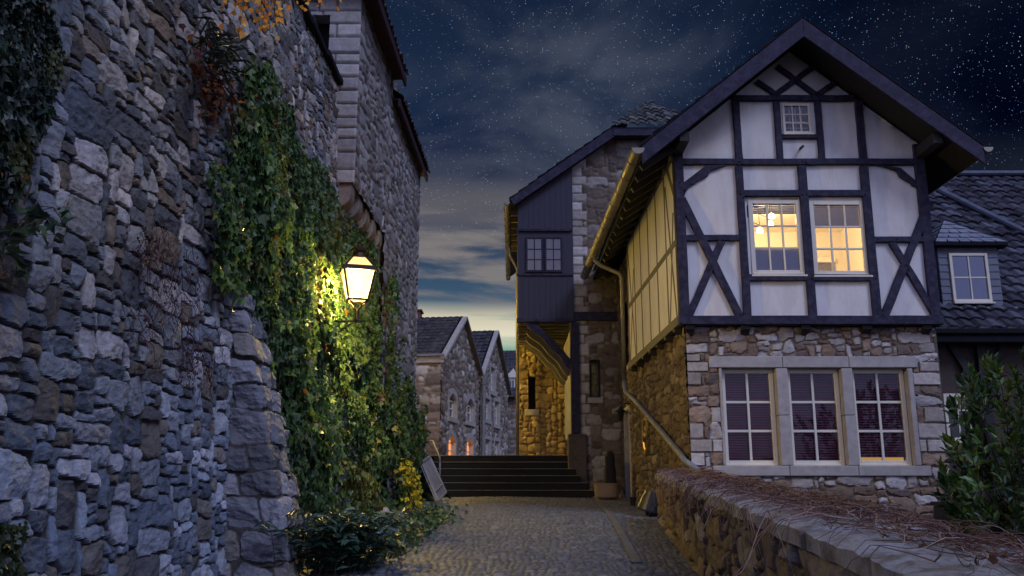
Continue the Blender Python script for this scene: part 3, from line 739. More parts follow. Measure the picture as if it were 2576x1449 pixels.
b.bar((-2.78, 12.2, zb), (LPOS.x+0.12, 12.2, zb), 0.028, 0.028)
b.bar((-2.72, 12.2, zb-0.34), (LPOS.x-0.05, 12.2, zb-0.02), 0.024, 0.024)
b.bar((-2.74, 12.2, zb-0.42), (-2.74, 12.2, zb+0.08), 0.05, 0.03, up=(1, 0, 0))
b.build('bracket', M['iron'], lam)
# the lamp beyond the corner whose light falls on the passage wall
lp = thing('lamp_post', 'lit lantern on an iron post at the head of the steps, behind the stone building', 'street lamp', (-2.95, 24.4, TOPZ))
lantern_at(lp, (-2.95, 24.4, 3.75), 1.1, 0.2, 'lampglow_far')
b = MB(); b.lathe([(0.11, 0), (0.11, 0.25), (0.07, 0.32), (0.05, 0.7), (0.04, 2.72), (0.055, 2.76)], (-2.95, 24.4, TOPZ), 12); b.build('post', M['iron'], lp)

# ================================================================== IVY AND WALL PLANTS
def ivy(name, label, cat, poly, n, seed, yr, zr, thick, size, cols, w, edge=22, mat='ivy', nst=60, surf=None, loc=None):
    rg = np.random.RandomState(seed)
    Y = rg.uniform(yr[0], yr[1], n*6); z = rg.uniform(zr[0], zr[1], n*6)
    x0 = surf(Y, z)
    th = thick(Y, z)
    lump = np.clip(0.5+1.3*fbm(Y*1.9, z*1.9, 3, seed), 0.02, 1.3)
    x = x0+th*lump*1.2*rg.uniform(0.35, 1.0, len(Y))**0.6+0.03
    px, py = proj(x, Y, z)
    jx = fbm(Y*2.2+9, z*2.2, 3, seed+1)*edge+rg.normal(0, edge*0.22, len(Y)); jy = fbm(Y*2.2, z*2.2+31, 3, seed+2)*edge
    k = inpoly(px+jx, py+jy, poly) & (fbm(Y*3.1, z*3.1, 3, seed+3) > -0.62)
    k &= z > gz(Y)-0.02
    idx = np.where(k)[0][:n]
    x, Y, z = x[idx], Y[idx], z[idx]; m = len(idx)
    tip = np.stack([rg.normal(0.15, 0.30, m), rg.normal(0, 0.5, m), -1+rg.normal(0, 0.3, m)], 1)
    nr = np.stack([1+rg.normal(0, 0.35, m), rg.normal(-0.05, 0.65, m), rg.normal(0.40, 0.50, m)], 1)
    cc = np.array(cols)[rg.choice(len(cols), m, p=np.array(w)/sum(w))]*rg.uniform(0.7, 1.3, (m, 1))
    s = (size[0]+(size[1]-size[0])*rg.uniform(0, 1, m)**1.6)*(0.65+0.7*vnoise(Y*1.1, z*1.1, 2))
    age = sstep(fbm(Y*1.3+3, z*1.3, 3, seed+5), 0.18, 0.5)[:, None]; cc = cc*(1-0.5*age)+np.array((0.15, 0.15, 0.03))*age*0.6
    if nst < 60: age = age*0
    dry = rg.uniform(0, 1, m) < 0.012+0.06*age[:, 0]; cc[dry] = np.array((0.14, 0.065, 0.025))*rg.uniform(0.6, 1.5, (dry.sum(), 1))
    t = thing(name, label, cat, loc or (-2.5, 12, -0.6))
    scatter('leaves', M[mat], t, np.stack([x, Y, z], 1), tip, nr, s, IVY, IVYF, cc)
    b = MB(); r_ = random.Random(seed)
    for q in range(nst):                          # creeping stems under the leaves
        j = r_.randrange(m); p = Vector((float(surf(Y[j], z[j]))+0.045, float(Y[j]), float(z[j]))); pts = [p]
        for _ in range(7):
            y_ = pts[-1].y+r_.gauss(0, 0.08); z_ = pts[-1].z-r_.uniform(0.05, 0.16)
            pts.append(Vector((float(surf(y_, z_))+0.05, y_, z_)))
        b.tube(pts, 0.008, 4, 0.005, cap=False)
    b.build('stems', M['bark'], t)
    return t
def surfAB(Y, z):
    Y = np.asarray(Y, float); z = np.asarray(z, float)
    return np.where(Y < YBM, XA(Y, z), XB(Y, z))+0.03
poly = [(625, 140), (668, 168), (700, 215), (712, 300), (735, 332), (772, 392), (812, 430), (832, 478), (850, 522), (884, 566), (925, 612), (975, 700), (978, 790),
        (990, 900), (1015, 955), (1045, 1010), (1078, 1090), (1090, 1190), (1110, 1262), (1085, 1310), (1000, 1365), (960, 1440), (800, 1449), (765, 1449), (752, 1290),
        (735, 1215), (705, 1140), (700, 1050), (705, 975), (675, 900), (625, 790), (600, 720), (560, 705), (550, 560), (548, 450), (580, 360), (604, 250), (622, 170)]
ivy('ivy', 'dense green ivy covering the wall around the glowing lantern', 'ivy', poly, 29000, 3, (7.4, 21), (-0.95, 6.4),
    lambda Y, z: 0.06+0.08*sstep(-z, -4.2, -3.4)+0.24*sstep(-z, -3.0, 0.6)*sstep(Y, 9.0, 11), (0.06, 0.125),
    [(0.062, 0.125, 0.040), (0.085, 0.165, 0.045), (0.045, 0.09, 0.038), (0.14, 0.21, 0.045), (0.11, 0.15, 0.08), (0.24, 0.22, 0.04)], [4, 4, 3, 1.6, 1.6, 0.25], surf=surfAB, edge=42)
polyL = [(-40, -40), (118, -40), (128, 60), (150, 130), (128, 215), (105, 300), (70, 360), (55, 430), (30, 500), (0, 520), (-40, 520)]
ivy('ivy', 'dark bluish ivy hanging at the upper left end of the wall', 'ivy', polyL, 4200, 13, (4.1, 6.2), (1.0, 4.2),
    lambda Y, z: 0.16+0*Y, (0.045, 0.085), [(0.018, 0.035, 0.028), (0.025, 0.05, 0.035), (0.014, 0.025, 0.022)], [3, 2, 2], edge=26, surf=surfAB, loc=(-2.9, 5, 3), nst=8)
polyD = [(-30, 1285), (25, 1275), (55, 1300), (62, 1350), (40, 1400), (55, 1449), (-30, 1449)]
ivy('creeper', 'small dark green creeper at the lower left foot of the rubble wall', 'creeper', polyD, 420, 17, (4.4, 5.8), (-1.0, -0.2),
    lambda Y, z: 0.12+0*Y, (0.04, 0.075), [(0.03, 0.05, 0.02), (0.05, 0.07, 0.02), (0.02, 0.03, 0.018)], [3, 2, 2], edge=12, surf=surfAB, loc=(-2.8, 5, -0.7), nst=6)
def leafplant(name, label, cat, centers, n, seed, spread, size, cols, tmpl, faces, mat, tipdir, loc, stems=True):
    """a loose plant of leaves scattered round stem points"""
    rg = np.random.RandomState(seed); cs = np.array(centers, float)
    j = rg.randint(0, len(cs), n); p = cs[j]+rg.normal(0, 1, (n, 3))*np.array(spread)
    tip = np.array(tipdir)+rg.normal(0, 0.55, (n, 3)); nr = np.array((0.5, -0.6, 0.7))+rg.normal(0, 0.4, (n, 3))
    cc = np.array(cols)[rg.randint(0, len(cols), n)]*rg.uniform(0.7, 1.3, (n, 1))
    t = thing(name, label, cat, loc)
    scatter('leaves', M[mat], t, p, tip, nr, rg.uniform(size[0], size[1], n), tmpl, faces, cc)
    b = MB(); r_ = random.Random(seed)
    for q in range(26):
        a = Vector(cs[r_.randrange(len(cs))]); e = Vector(p[r_.randrange(n)])
        if (a-e).length > 0.6: continue
        mm = (a+e)/2+Vector((r_.gauss(0, 0.03), r_.gauss(0, 0.03), 0.03))
        b.tube([a, mm, e], 0.004, 4, 0.002, cap=False)
    b.build('twigs', M['bark'], t)
    return t
# yellow-leaved climber low on the ivy
cy = [atY(px, py, 13.6+0.5*math.sin(i)*0) for i, (px, py) in enumerate([(1022, 1175), (1028, 1195), (1038, 1215), (1040, 1240), (1046, 1258), (1036, 1280), (1044, 1298), (1055, 1305)])]
leafplant('yellow_climber', 'bright yellow autumn leaves trailing down the ivy near the steps', 'climbing plant', cy, 230, 23, (0.055, 0.06, 0.055), (0.05, 0.085),
          [(0.50, 0.40, 0.02), (0.42, 0.36, 0.02), (0.55, 0.42, 0.04), (0.30, 0.30, 0.03)], IVY, IVYF, 'dryleaf', (0.2, -0.1, -0.9), (cy[0].x, 13.6, -0.5))
# red-leaved creeper high on the wall and dead creeper lower down
cr = [atX(px, py, -2.86) for px, py in [(500, 150), (520, 180), (535, 215), (545, 240), (525, 270), (555, 200), (490, 175), (548, 285), (575, 240)]]
leafplant('red_creeper', 'small red and orange creeper high on the rubble wall', 'creeper', cr, 240, 29, (0.05, 0.18, 0.16), (0.04, 0.075),
          [(0.14, 0.045, 0.02), (0.22, 0.08, 0.02), (0.06, 0.06, 0.03), (0.10, 0.03, 0.03)], IVY, IVYF, 'dryleaf', (0.2, 0, -0.9), (-2.85, 8.2, 3.6))
cg = [atX(540+6*math.cos(q), 132+5*math.sin(q), -2.80) for q in range(7)]
leafplant('grass_tuft', 'dark wiry tuft of grass growing high on the wall', 'grass tuft', cg, 130, 30, (0.07, 0.16, 0.10), (0.10, 0.28),
          [(0.03, 0.05, 0.03), (0.045, 0.06, 0.04)], [(x*0.09, y, z) for x, y, z in LAU], LAUF, 'leaf', (0.6, 0.3, 0.1), (-2.8, 8.3, 4.0))
shc = [atX(px, py, -2.70) for px, py in [(5, 690), (10, 640), (40, 600), (60, 580), (92, 560), (118, 540), (135, 522)]]
leafplant('vine_shoot', 'long vine shoot with a few large dark leaves at the left edge of the wall', 'creeper', shc, 30, 61, (0.05, 0.07, 0.05), (0.07, 0.12),
          [(0.03, 0.055, 0.035), (0.05, 0.08, 0.04)], IVY, IVYF, 'leaf', (0.5, 0.1, -0.3), (-2.75, 5.2, 0.6))
def dead_creeper():
    t = thing('dead_creeper', 'dark red leafless creeper trailing down the middle of the rubble wall', 'creeper', (-2.75, 7.8, 1.0))
    b = MB(); r_ = random.Random(41); lp_ = []
    for q in range(120):
        px, py = r_.choice([(430, 620), (455, 700), (480, 770), (500, 830), (470, 660), (520, 880), (410, 600), (490, 900), (380, 740)])
        p = atX(px+r_.gauss(0, 26), py+r_.gauss(0, 34), -2.72); y_, z_ = p.y, p.z; pts = []
        dr = r_.uniform(-0.05, 0.05)
        for s in range(9):
            pts.append((float(XA(y_, z_))+0.085+r_.uniform(-0.02, 0.03), y_, z_)); lp_.append(pts[-1])
            y_ += dr+r_.gauss(0, 0.03); z_ -= r_.uniform(0.01, 0.07)
        b.tube(pts, 0.0035, 3, 0.0015, cap=False)
    V = np.array(b.v); C = np.tile([[0.055, 0.022, 0.026]], (len(V), 1))
    mesh_np('stems', V, np.array(b.f), M['twig'], t, C)
    lp_ = np.array(lp_); rg = np.random.RandomState(2); j = rg.randint(0, len(lp_), 520); m = len(j)
    scatter('leaves', M['dryleaf'], t, lp_[j]+rg.normal(0, 0.02, (m, 3)), np.array((0.2, 0, -1))+rg.normal(0, 0.5, (m, 3)), np.array((1, 0, 0.3))+rg.normal(0, 0.4, (m, 3)),
            rg.uniform(0.015, 0.035, m), BIR, LAUF, np.array([(0.07, 0.02, 0.022)])*rg.uniform(0.6, 1.6, (m, 1)))
dead_creeper()
# hanging birch twigs with orange leaves, springing from above the wall
def birch():
    t = thing('birch_branch', 'hanging birch twigs with orange autumn leaves in front of the wall top', 'branch', (-3.2, 6.8, 6.6))
    b = MB(); r_ = random.Random(12); P = []
    main = [Vector((-3.6, 6.9, 6.6)), Vector((-3.0, 6.8, 7.0)), Vector((-2.4, 6.7, 6.6)), Vector((-2.05, 6.65, 5.6))]
    b.tube(main, 0.03, 6, 0.012)
    ends = [(585, 60, 6.6), (600, 85, 6.5), (618, 40, 6.7), (650, 25, 6.6), (660, 70, 6.7), (690, 45, 6.8), (685, 85, 6.6), (700, 12, 6.7), (640, 5, 6.5), (570, 20, 6.6), (725, 8, 6.8),
            (760, 4, 7.0), (790, 8, 7.2), (820, 12, 7.2), (850, 22, 7.3), (610, 15, 6.6), (675, 20, 6.7)]
    for (px, py, Y) in ends:
        e = atY(px, py, Y); s = main[-1]+Vector((r_.uniform(-0.1, 0.1), r_.uniform(-0.1, 0.2), r_.uniform(-0.4, 0.6)))
        md = Vector(((s.x*0.3+e.x*0.7), (s.y+e.y)/2, s.z*0.55+e.z*0.45+0.1)); pts = [s, (s+md)/2+Vector((0, 0, 0.08)), md, md*0.35+e*0.65, e]
        b.tube(pts, 0.006, 4, 0.002, cap=False)
        for q in range(24):
            f = r_.random()**0.5; p = md*(1-f)+e*f if f > 0.0 else e
            P.append(p+Vector((r_.gauss(0, 0.035), r_.gauss(0, 0.04), r_.gauss(0, 0.03))))
    b.build('twigs', M['bark'], t)
    P = np.array(P); m = len(P); rg = np.random.RandomState(3)
    cc = np.array([(0.80, 0.36, 0.045), (0.72, 0.40, 0.06), (0.62, 0.24, 0.04)])[rg.randint(0, 3, m)]*rg.uniform(0.7, 1.3, (m, 1))
    scatter('leaves', M['dryleaf'], t, P, np.array((0.1, -0.1, -1.0))+rg.normal(0, 0.45, (m, 3)), np.array((0.3, -0.9, 0.3))+rg.normal(0, 0.5, (m, 3)), rg.uniform(0.035, 0.06, m), BIR, LAUF, cc)
birch()
# shrub with feathered leaves at the wall foot
def feather_shrub():
    t = thing('shrub', 'low shrub with feathered dark green leaves beside the buttress', 'shrub', (-1.75, 9.4, -0.85))
    rg = random.Random(6); b = MB(); P = []; T = []; Nn = []
    for q in range(120):
        base = Vector((-1.78+rg.gauss(0, 0.17), 9.25+rg.gauss(0, 0.24), -0.85))
        az = rg.uniform(-2.6, 1.0); ln = rg.uniform(0.5, 1.15); out_ = Vector((math.cos(az), math.sin(az), 0))
        pts = [base+out_*ln*0.44*f+Vector((0, 0, ln*(1.05*f-0.62*f*f)*1.25)) for f in (0, 0.2, 0.4, 0.6, 0.8, 1.0)]
        b.tube(pts, 0.004, 4, 0.002, cap=False)
        for i in range(1, 6):
            for f in (0.0, 0.5):
                p = pts[i]+(pts[i-1]-pts[i])*f; ax = (pts[i]-pts[i-1]).normalized(); sdv = ax.cross(Vector((0, 0, 1))).normalized()
                for sg in (-1, 1):
                    P.append(p); T.append(sdv*sg+ax*0.6+Vector((0, 0, rg.gauss(-0.25, 0.2)))); Nn.append(Vector((rg.gauss(0, 0.25), rg.gauss(-0.2, 0.25), 1)))
    b.build('stems', M['bark'], t); m = len(P); rr_ = np.random.RandomState(8)
    scatter('leaves', M['leaf'], t, np.array(P), np.array(T), np.array(Nn), rr_.uniform(0.08, 0.14, m), LAU, LAUF,
            np.array([(0.04, 0.09, 0.06), (0.05, 0.105, 0.065), (0.035, 0.07, 0.055)])[rr_.randint(0, 3, m)]*rr_.uniform(0.7, 1.3, (m, 1)))
feather_shrub()
cgc = [atY(px, py, Y) for px, py, Y in [(1000, 1330, 11.6), (1040, 1325, 12.2), (1075, 1305, 13), (1100, 1290, 13.6), (980, 1360, 10.8), (960, 1390, 10.3), (945, 1415, 9.9), (1020, 1345, 11.4), (1060, 1290, 13.4), (1085, 1280, 14)]]
cgc = [Vector((c.x, c.y, float(gz(c.y))+0.08)) for c in cgc]
leafplant('groundcover', 'low green weeds spilling from the ivy over the path edge', 'ground cover', cgc, 1500, 33, (0.16, 0.30, 0.07), (0.035, 0.075),
          [(0.04, 0.085, 0.03), (0.055, 0.11, 0.03), (0.03, 0.06, 0.028), (0.09, 0.10, 0.03)], IVY, IVYF, 'leaf', (0.6, -0.3, -0.1), (-1.6, 12, -0.6))['kind'] = 'stuff'
def boulder(c, r, seed):
    b = MB(); n, m = 22, 14; vs = []
    for j in range(m+1):
        for i in range(n):
            th = 2*math.pi*i/n; ph = math.pi*j/m; d = (math.sin(ph)*math.cos(th), math.sin(ph)*math.sin(th), math.cos(ph))
            k = 1+0.30*float(fbm(d[0]*1.6+seed, d[1]*1.6+d[2]*2.1, 3, 2))+0.10*float(fbm(d[0]*6+seed, d[2]*6+d[1]*4, 2, 3))
            vs.append((c[0]+d[0]*r[0]*k, c[1]+d[1]*r[1]*k, c[2]+d[2]*r[2]*k))
    b.add(vs, [(j*n+i, (j+1)*n+i, (j+1)*n+(i+1) % n, j*n+(i+1) % n) for j in range(m) for i in range(n)]); return b
b = boulder((-1.62, 11.2, -0.60), (0.17, 0.2, 0.24), 5); b2 = boulder((-1.54, 11.1, -0.38), (0.10, 0.12, 0.12), 9); b.add(b2.v, b2.f)
tag(mesh_np('boulder', np.array(b.v), np.array(b.f), M['stone'], None, np.tile([[0.27, 0.26, 0.27]], (len(b.v), 1)), True, (-1.63, 11.2, -0.7)), 'knobbly grey boulder at the ivy foot beside the path', 'boulder')
def fallen():
    rg = np.random.RandomState(14); m = 70
    Y = rg.uniform(8.6, 14, m); x = -1.2+rg.normal(0, 0.35, m)-(Y-9)*0.02
    x[:22] = rg.uniform(-1.4, 2.0, 22)
    P = np.stack([x, Y, gz(Y)+0.05], 1)
    o = scatter('fallen_leaves', M['dryleaf'], None, P, rg.normal(0, 1, (m, 3))*np.array((1, 1, 0.1)), np.array((0, 0, 1))+rg.normal(0, 0.2, (m, 3)), rg.uniform(0.035, 0.075, m), BIR, LAUF,
                np.array([(0.40, 0.20, 0.03), (0.20, 0.07, 0.03), (0.35, 0.28, 0.06), (0.10, 0.05, 0.04)])[rg.randint(0, 4, m)])
    tag(o, 'scattered yellow and brown fallen leaves on the cobbles', 'leaves', kind='stuff')
fallen()

# ------------------------------------------------------------------ grey board and handrail by the steps
def Ysolve_board():
    t = thing('board_sign', 'grey wooden folding board leaning against the ivy at the step foot', 'board', (-1.62, 19.2, -0.3))
    a = atY(1122, 1262, 19.0); bt = atY(1089, 1262, 18.4); tpR = atY(1068, 1150, 19.5); tpL = atY(1052, 1165, 19.0)
    b = MB()
    p0 = atY(1096, 1262, 18.6); p1 = atY(1116, 1240, 19.6); q1 = atY(1075, 1150, 20.0); q0 = atY(1055, 1165, 19.0)
    n = Vector((0.035, 0.01, 0.012))
    b.prism([p0, p1, q1, q0], n); b.build('panel', M['greyboard'], t)
    fr = MB()
    for u, v in ((p0, p1), (p1, q1), (q1, q0), (q0, p0)): fr.bar(u+n*1.3, v+n*1.3, 0.06, 0.03)
    m0 = p0*0.78+q0*0.22; m1 = p1*0.78+q1*0.22; fr.bar(m0+n*1.3, m1+n*1.3, 0.05, 0.03)
    fr.build('frame', M['greyboard'], t, bevel=0.004)
    lg = MB(); lg.bar(p1*0.8+q1*0.2-Vector((-0.03, -0.05, 0)), Vector((p1.x+0.13, p1.y+0.5, float(gz(p1.y+.5)))), 0.04, 0.03); lg.build('leg', M['darkwood'], t)
Ysolve_board()
hr = thing('handrail', 'thin bent metal handrail at the left edge of the steps', 'handrail', (-1.8, 21.6, 0.3))
p = [atY(1082, 1108, 23.2), atY(1089, 1110, 22.9), atY(1106, 1150, 21.7), atY(1107, 1165, 21.6)]
b = MB(); b.tube(p, 0.022, 8); b.tube([p[3], Vector((p[3].x, p[3].y, 0.1))], 0.022, 8); b.build('rail', M['zinc'], hr, smooth=True)

# ================================================================== HALF-TIMBERED HOUSE
HY = 14.0
def fc(cx, cy, Y=HY): return atY(1610+cx*0.5555, 33.5+cy*0.5555, Y)        # measured on an enlarged view of the front
house = thing('timber_house', 'half-timbered gabled house with stone ground floor and lit upper windows', 'house', (4.8, 14, -0.6))
xL, xR, xC = 2.70, 6.88, 4.77
zS0, zS1 = 2.53, 2.67
RTOP, RSL = 7.48, 0.825
def rtop(x): return RTOP-RSL*abs(x-xC)
FW = 0.045                                             # the frame stands proud of the plaster
def win3(x0, x1, z0, z1): return (x0, z0, x1, z1)
w1a, w1b = fc(490, 840), fc(735, 1183); w2a, w2b = fc(772, 845), fc(1028, 1186)
W1 = (w1a.x, w1b.z, fc(738, 1000).x, w1a.z); W2 = (fc(778, 1000).x, w2b.z, fc(1030, 1000).x, w2a.z)
wa, wb_ = fc(640, 405), fc(790, 543); WA = (wa.x+0.01, wb_.z, wb_.x-0.03, wa.z)
PY = HY+FW
def plaster_pos(U, V, H):
    top = RTOP-0.17-RSL*np.abs(U-xC)
    return stackpos(U, PY-H, np.minimum(V, top))
sheet('plaster_front', M['plaster'], house, lin(xL+0.02, xR-0.02, 0.07), lin(zS0, RTOP-0.15, 0.07), plaster_pos, holes=(W1, W2, WA), amp=0.012)
SKW = -0.016
def xs_(Y): return xL+SKW*(Y-HY)                       # plane of the long side
YE = 19.6
sheet('plaster_side', M['plaster'], house, lin(HY+0.02, YE, 0.07), lin(zS0, 5.52, 0.07), lambda U, V, H: stackpos(xs_(U)-H*0.3, U, V), amp=0.008)
_rb = random.Random(99)
def beam(kind, x0, z0, x1, z1, w, d=0.10, yo=0.0, mat='timber'):
    b = MB(); y = HY-0.02+d/2+yo; n = 7; p, q = Vector((x0, y, z0)), Vector((x1, y, z1)); ax = (q-p).normalized(); sdv = ax.cross(Vector((0, 1, 0))).normalized(); vs = []
    big = kind in ('corner_post', 'sill_beam')
    for i in range(n+1):
        c = p.lerp(q, i/n)+sdv*_rb.gauss(0, 0.0012 if big else 0.0022); ww = w*(1+_rb.gauss(0, 0.02)); yy = _rb.gauss(0, 0.0025)
        for a_, b_ in ((-1, -1), (1, -1), (1, 1), (-1, 1)): vs.append(c+sdv*a_*ww/2+Vector((0, b_*d/2+(yy if b_ < 0 else 0), 0)))
    fs = [(3, 2, 1, 0), (4*n, 4*n+1, 4*n+2, 4*n+3)]+[(4*i+j, 4*i+(j+1) % 4, 4*(i+1)+(j+1) % 4, 4*(i+1)+j) for i in range(n) for j in range(4)]
    b.add(vs, fs); return b.build(kind, M[mat], house, bevel=0.007)
pw = 0.20
# (front) corner posts, sill, rails
beam('corner_post', xL+0.075, zS1, xL+0.075, 5.60, 0.15); beam('corner_post', xR-0.085, zS1, xR-0.085, 5.60, 0.165)
beam('sill_beam', xL-0.02, (zS0+zS1)/2, xR+0.02, (zS0+zS1)/2, zS1-zS0, 0.14, -0.02)
g0 = fc(700, 672).z; beam('girt', xL, g0, xR, g0, 0.105, 0.11, -0.004)
cz = fc(700, 384).z; hc = (RTOP-0.20-cz)/RSL; beam('collar', xC-hc, cz, xC+hc, cz, 0.10, 0.11, -0.004)
def vpost(cx, cy0, cy1, w, kind='post'):
    a, c = fc(cx[0], cy0), fc(cx[1], cy1); x = (a.x+c.x)/2; return beam(kind, x, c.z, x, a.z, w)
vpost((452, 484), 690, 1372, 0.125); vpost((1015, 1074), 690, 1372, 0.14); vpost((735, 782), 690, 1372, 0.135)
vpost((436, 447), 396, 660, 0.118); vpost((990, 1012), 396, 662, 0.122)
vpost((619, 634), 398, 660, 0.105, 'post'); vpost((806, 824), 398, 660, 0.105, 'post')
def hrail(cx0, cx1, cy, h, kind='rail', yo=-0.003):
    a, c = fc(cx0, cy), fc(cx1, cy); z = (a.z+c.z)/2; return beam(kind, a.x, z, c.x, z, h, 0.10, yo)
hrail(468, 1040, 815, 0.108, 'window_head'); hrail(490, 1060, 1197, 0.108, 'window_rail'); hrail(640, 812, 557, 0.08, 'window_rail')
hrail(190, 462, 1017, 0.095); hrail(1060, 1330, 1024, 0.095)
def diag(c0, c1, w, yo=0.006, kind='brace'):
    a, c = fc(*c0), fc(*c1); return beam(kind, a.x, a.z, c.x, c.z, w, 0.10, yo)
diag((190, 838), (452, 1372), 0.122, -0.006); diag((372, 1030), (222, 1372), 0.115, 0.004)
diag((1312, 855), (1108, 1372), 0.122, -0.006); diag((1140, 1035), (1345, 1375), 0.115, 0.004)
diag((606, 372), (790, 238), 0.088, 0.002); diag((800, 368), (620, 238), 0.088, 0.006)
diag((528, 305), (614, 366), 0.088, 0.004); diag((884, 312), (806, 366), 0.088, 0.004)
def knee(pts):
    b = MB(); P = [fc(*p) for p in pts]
    b.prism([Vector((q.x, HY-0.012, q.z)) for q in P], (0, 0.07, 0)); b.build('knee_brace', M['timber'], house, bevel=0.004)
knee([(195, 768), (300, 688), (400, 684), (382, 692), (345, 705), (318, 714), (308, 736), (280, 750), (256, 762), (248, 772), (230, 778), (212, 802), (196, 838)])
knee([(1285, 790), (1180, 700), (1080, 686), (1110, 694), (1150, 708), (1166, 716), (1176, 738), (1205, 756), (1228, 768), (1234, 778), (1252, 786), (1274, 808), (1290, 842)])
# wooden pegs
b = MB()
for cx, cy in [(185, 700), (180, 765), (205, 800), (450, 672), (448, 690), (735, 672), (752, 676), (1015, 675), (1012, 690), (1285, 690), (1290, 790), (325, 1140), (312, 1160), (1205, 1140), (1215, 1160), (705, 298), (618, 372), (800, 376),
               (455, 818), (470, 830), (735, 818), (755, 818), (1020, 820), (455, 1016), (375, 1024), (1075, 1022), (1165, 1022), (470, 1195), (780, 1200), (1068, 1200), (210, 1385), (470, 1388), (785, 1390), (1085, 1390), (1340, 1390), (440, 385), (985, 388)]:
    q = fc(cx, cy); b.lathe([(0.013, 0), (0.013, 0.022)], (q.x, HY-0.02, q.z), 6, (0, -1, 0))
b.build('pegs', M['darkwood'], house)
b = MB(); q = fc(727, 612); b.tube([(q.x, HY+0.02, q.z), (q.x, HY-0.13, q.z-0.01)], 0.022, 8); b.build('vent_spout', M['iron'], house)
# long side framing: thin posts, rails, crossed braces
def sbar(kind, y0, z0, y1, z1, w, d=0.05, xo=0.0, mat='timber_old'):
    b = MB(); p, q = Vector((xs_(y0)+xo, y0, z0)), Vector((xs_(y1)+xo, y1, z1)); b.bar(p, q, w, d, up=(1, 0, 0)); return b.build(kind, M[mat], house, bevel=0.005)
for y in (14.95, 15.85, 16.75, 17.7, 18.55, 19.5): sbar('side_post', y, zS1, y, 5.36, 0.095, 0.05, 0.019)
zmid = 3.93
sbar('side_rail', HY+0.05, zmid, YE, zmid, 0.11, 0.06, 0.020); sbar('top_plate', HY, 5.42, YE, 5.42, 0.16, 0.08, -0.01)
sbar('side_sill', HY, (zS0+zS1)/2, YE, (zS0+zS1)/2, 0.15, 0.10, 0.0)
sbar('side_brace', 14.25, zS1, 14.85, zmid+1.2, 0.10, 0.04, 0.0155); sbar('side_brace', 14.85, zS1, 14.25, zmid+0.55, 0.10, 0.04, 0.017)
sbar('side_brace', 18.65, zS1, 19.45, 5.3, 0.09, 0.04, 0.0155); sbar('side_brace', 19.45, zS1, 18.65, 4.6, 0.09, 0.04, 0.017)
sbar('side_brace', 14.15, 5.35-0.55, 14.6, 5.35, 0.13, 0.04, 0.016)
sbar('corner_post', HY+0.09, zS1, HY+0.09, 5.5, 0.15, 0.05, 0.019, 'timber')
# joist ends carrying the jetty
def bracket(p, out_, side, w=0.14, l=0.26, h=0.22):
    p = Vector(p); o = Vector(out_); s = Vector(side); b = MB(); pr = [(0.1, 0), (-l, 0), (-l, -0.07), (-l*0.55, -0.10), (-l*0.4, -0.15), (-0.02, -h), (0.1, -h)]
    b.prism([p-o*a+Vector((0, 0, z)) - s*w/2 for a, z in pr], s*w); return b.build('joist_end', M['darkwood'], house, bevel=0.006)
for x in (2.86, 3.75, 4.72, 5.70, 6.66): bracket((x, HY+0.22, zS0), (0, -1, 0), (1, 0, 0), l=0.2)
for y in (14.35, 15.15, 15.95, 16.75, 17.55, 18.35, 19.15): bracket((xs_(y)+0.20, y, zS0), (-1, 0, 0), (0, 1, 0), w=0.17, l=0.25, h=0.27)
# roof
VY, RB = 13.30, 22.0
xEl, xEr = 2.06, 7.48
for sgn, xe_ in ((-1, xEl), (1, xEr)):
    b = MB()
    P = [(xC, VY+0.02, RTOP), (xe_, VY+0.02, rtop(xe_)), (xe_, VY+0.02, rtop(xe_)-0.13), (xC, VY+0.02, RTOP-0.13)]
    n = Vector((0, RB-VY, 0)); 
    if sgn < 0: P = P[::-1]
    b.prism([Vector(q) for q in P], n)
    b.build('roof_slope', M['darkwood'], house)
    b = MB(); ax = Vector((xe_-xC, 0, rtop(xe_)-RTOP))
    P = [(xC, VY-0.03, RTOP+0.03), (xe_, VY-0.03, rtop(xe_)+0.03), (xe_+sgn*0.0, VY-0.03, rtop(xe_)-0.27), (xC, VY-0.03, RTOP-0.30)]
    if sgn > 0: P = P[::-1]
    b.prism([Vector(q) for q in P][::-1], (0, 0.045, 0)); b.build('barge_board', M['timber'], house, bevel=0.006)
    b = MB(); b.bar(Vector((xC, VY+0.02, RTOP+0.05)), Vector((xe_, VY+0.02, rtop(xe_)+0.05)), 0.12, 0.02, up=(0, 0, 1)); b.build('verge_strip', M['coping'], house, bevel=0.005)
    pantiles('roof_tiles', house, (xe_, (RB if sgn > 0 else VY+0.1), rtop(xe_)+0.05) if False else (xe_, (VY+0.1 if sgn > 0 else RB), rtop(xe_)+0.06), (0, sgn, 0), (-sgn*1.0, 0, RSL), RB-VY-0.1, 3.4,
             palette=((0.05, 0.05, 0.06), (0.07, 0.06, 0.065)), seed=40+sgn, ru=0.07)
for x in (xL+0.06, xR-0.06):
    b = MB(); z = rtop(x)-0.25; b.box((x-0.08, VY+0.06, z-0.18), (x+0.08, HY+0.3, z)); b.build('purlin', M['darkwood'], house, bevel=0.008)
for k in range(15):
    y = 13.75+k*0.55
    b = MB(); b.bar((xEl+0.05, y, rtop(xEl)-0.17), (xL+0.15, y, rtop(xL)-0.22), 0.09, 0.10); b.build('rafter_tail', M['darkwood'], house, bevel=0.006)
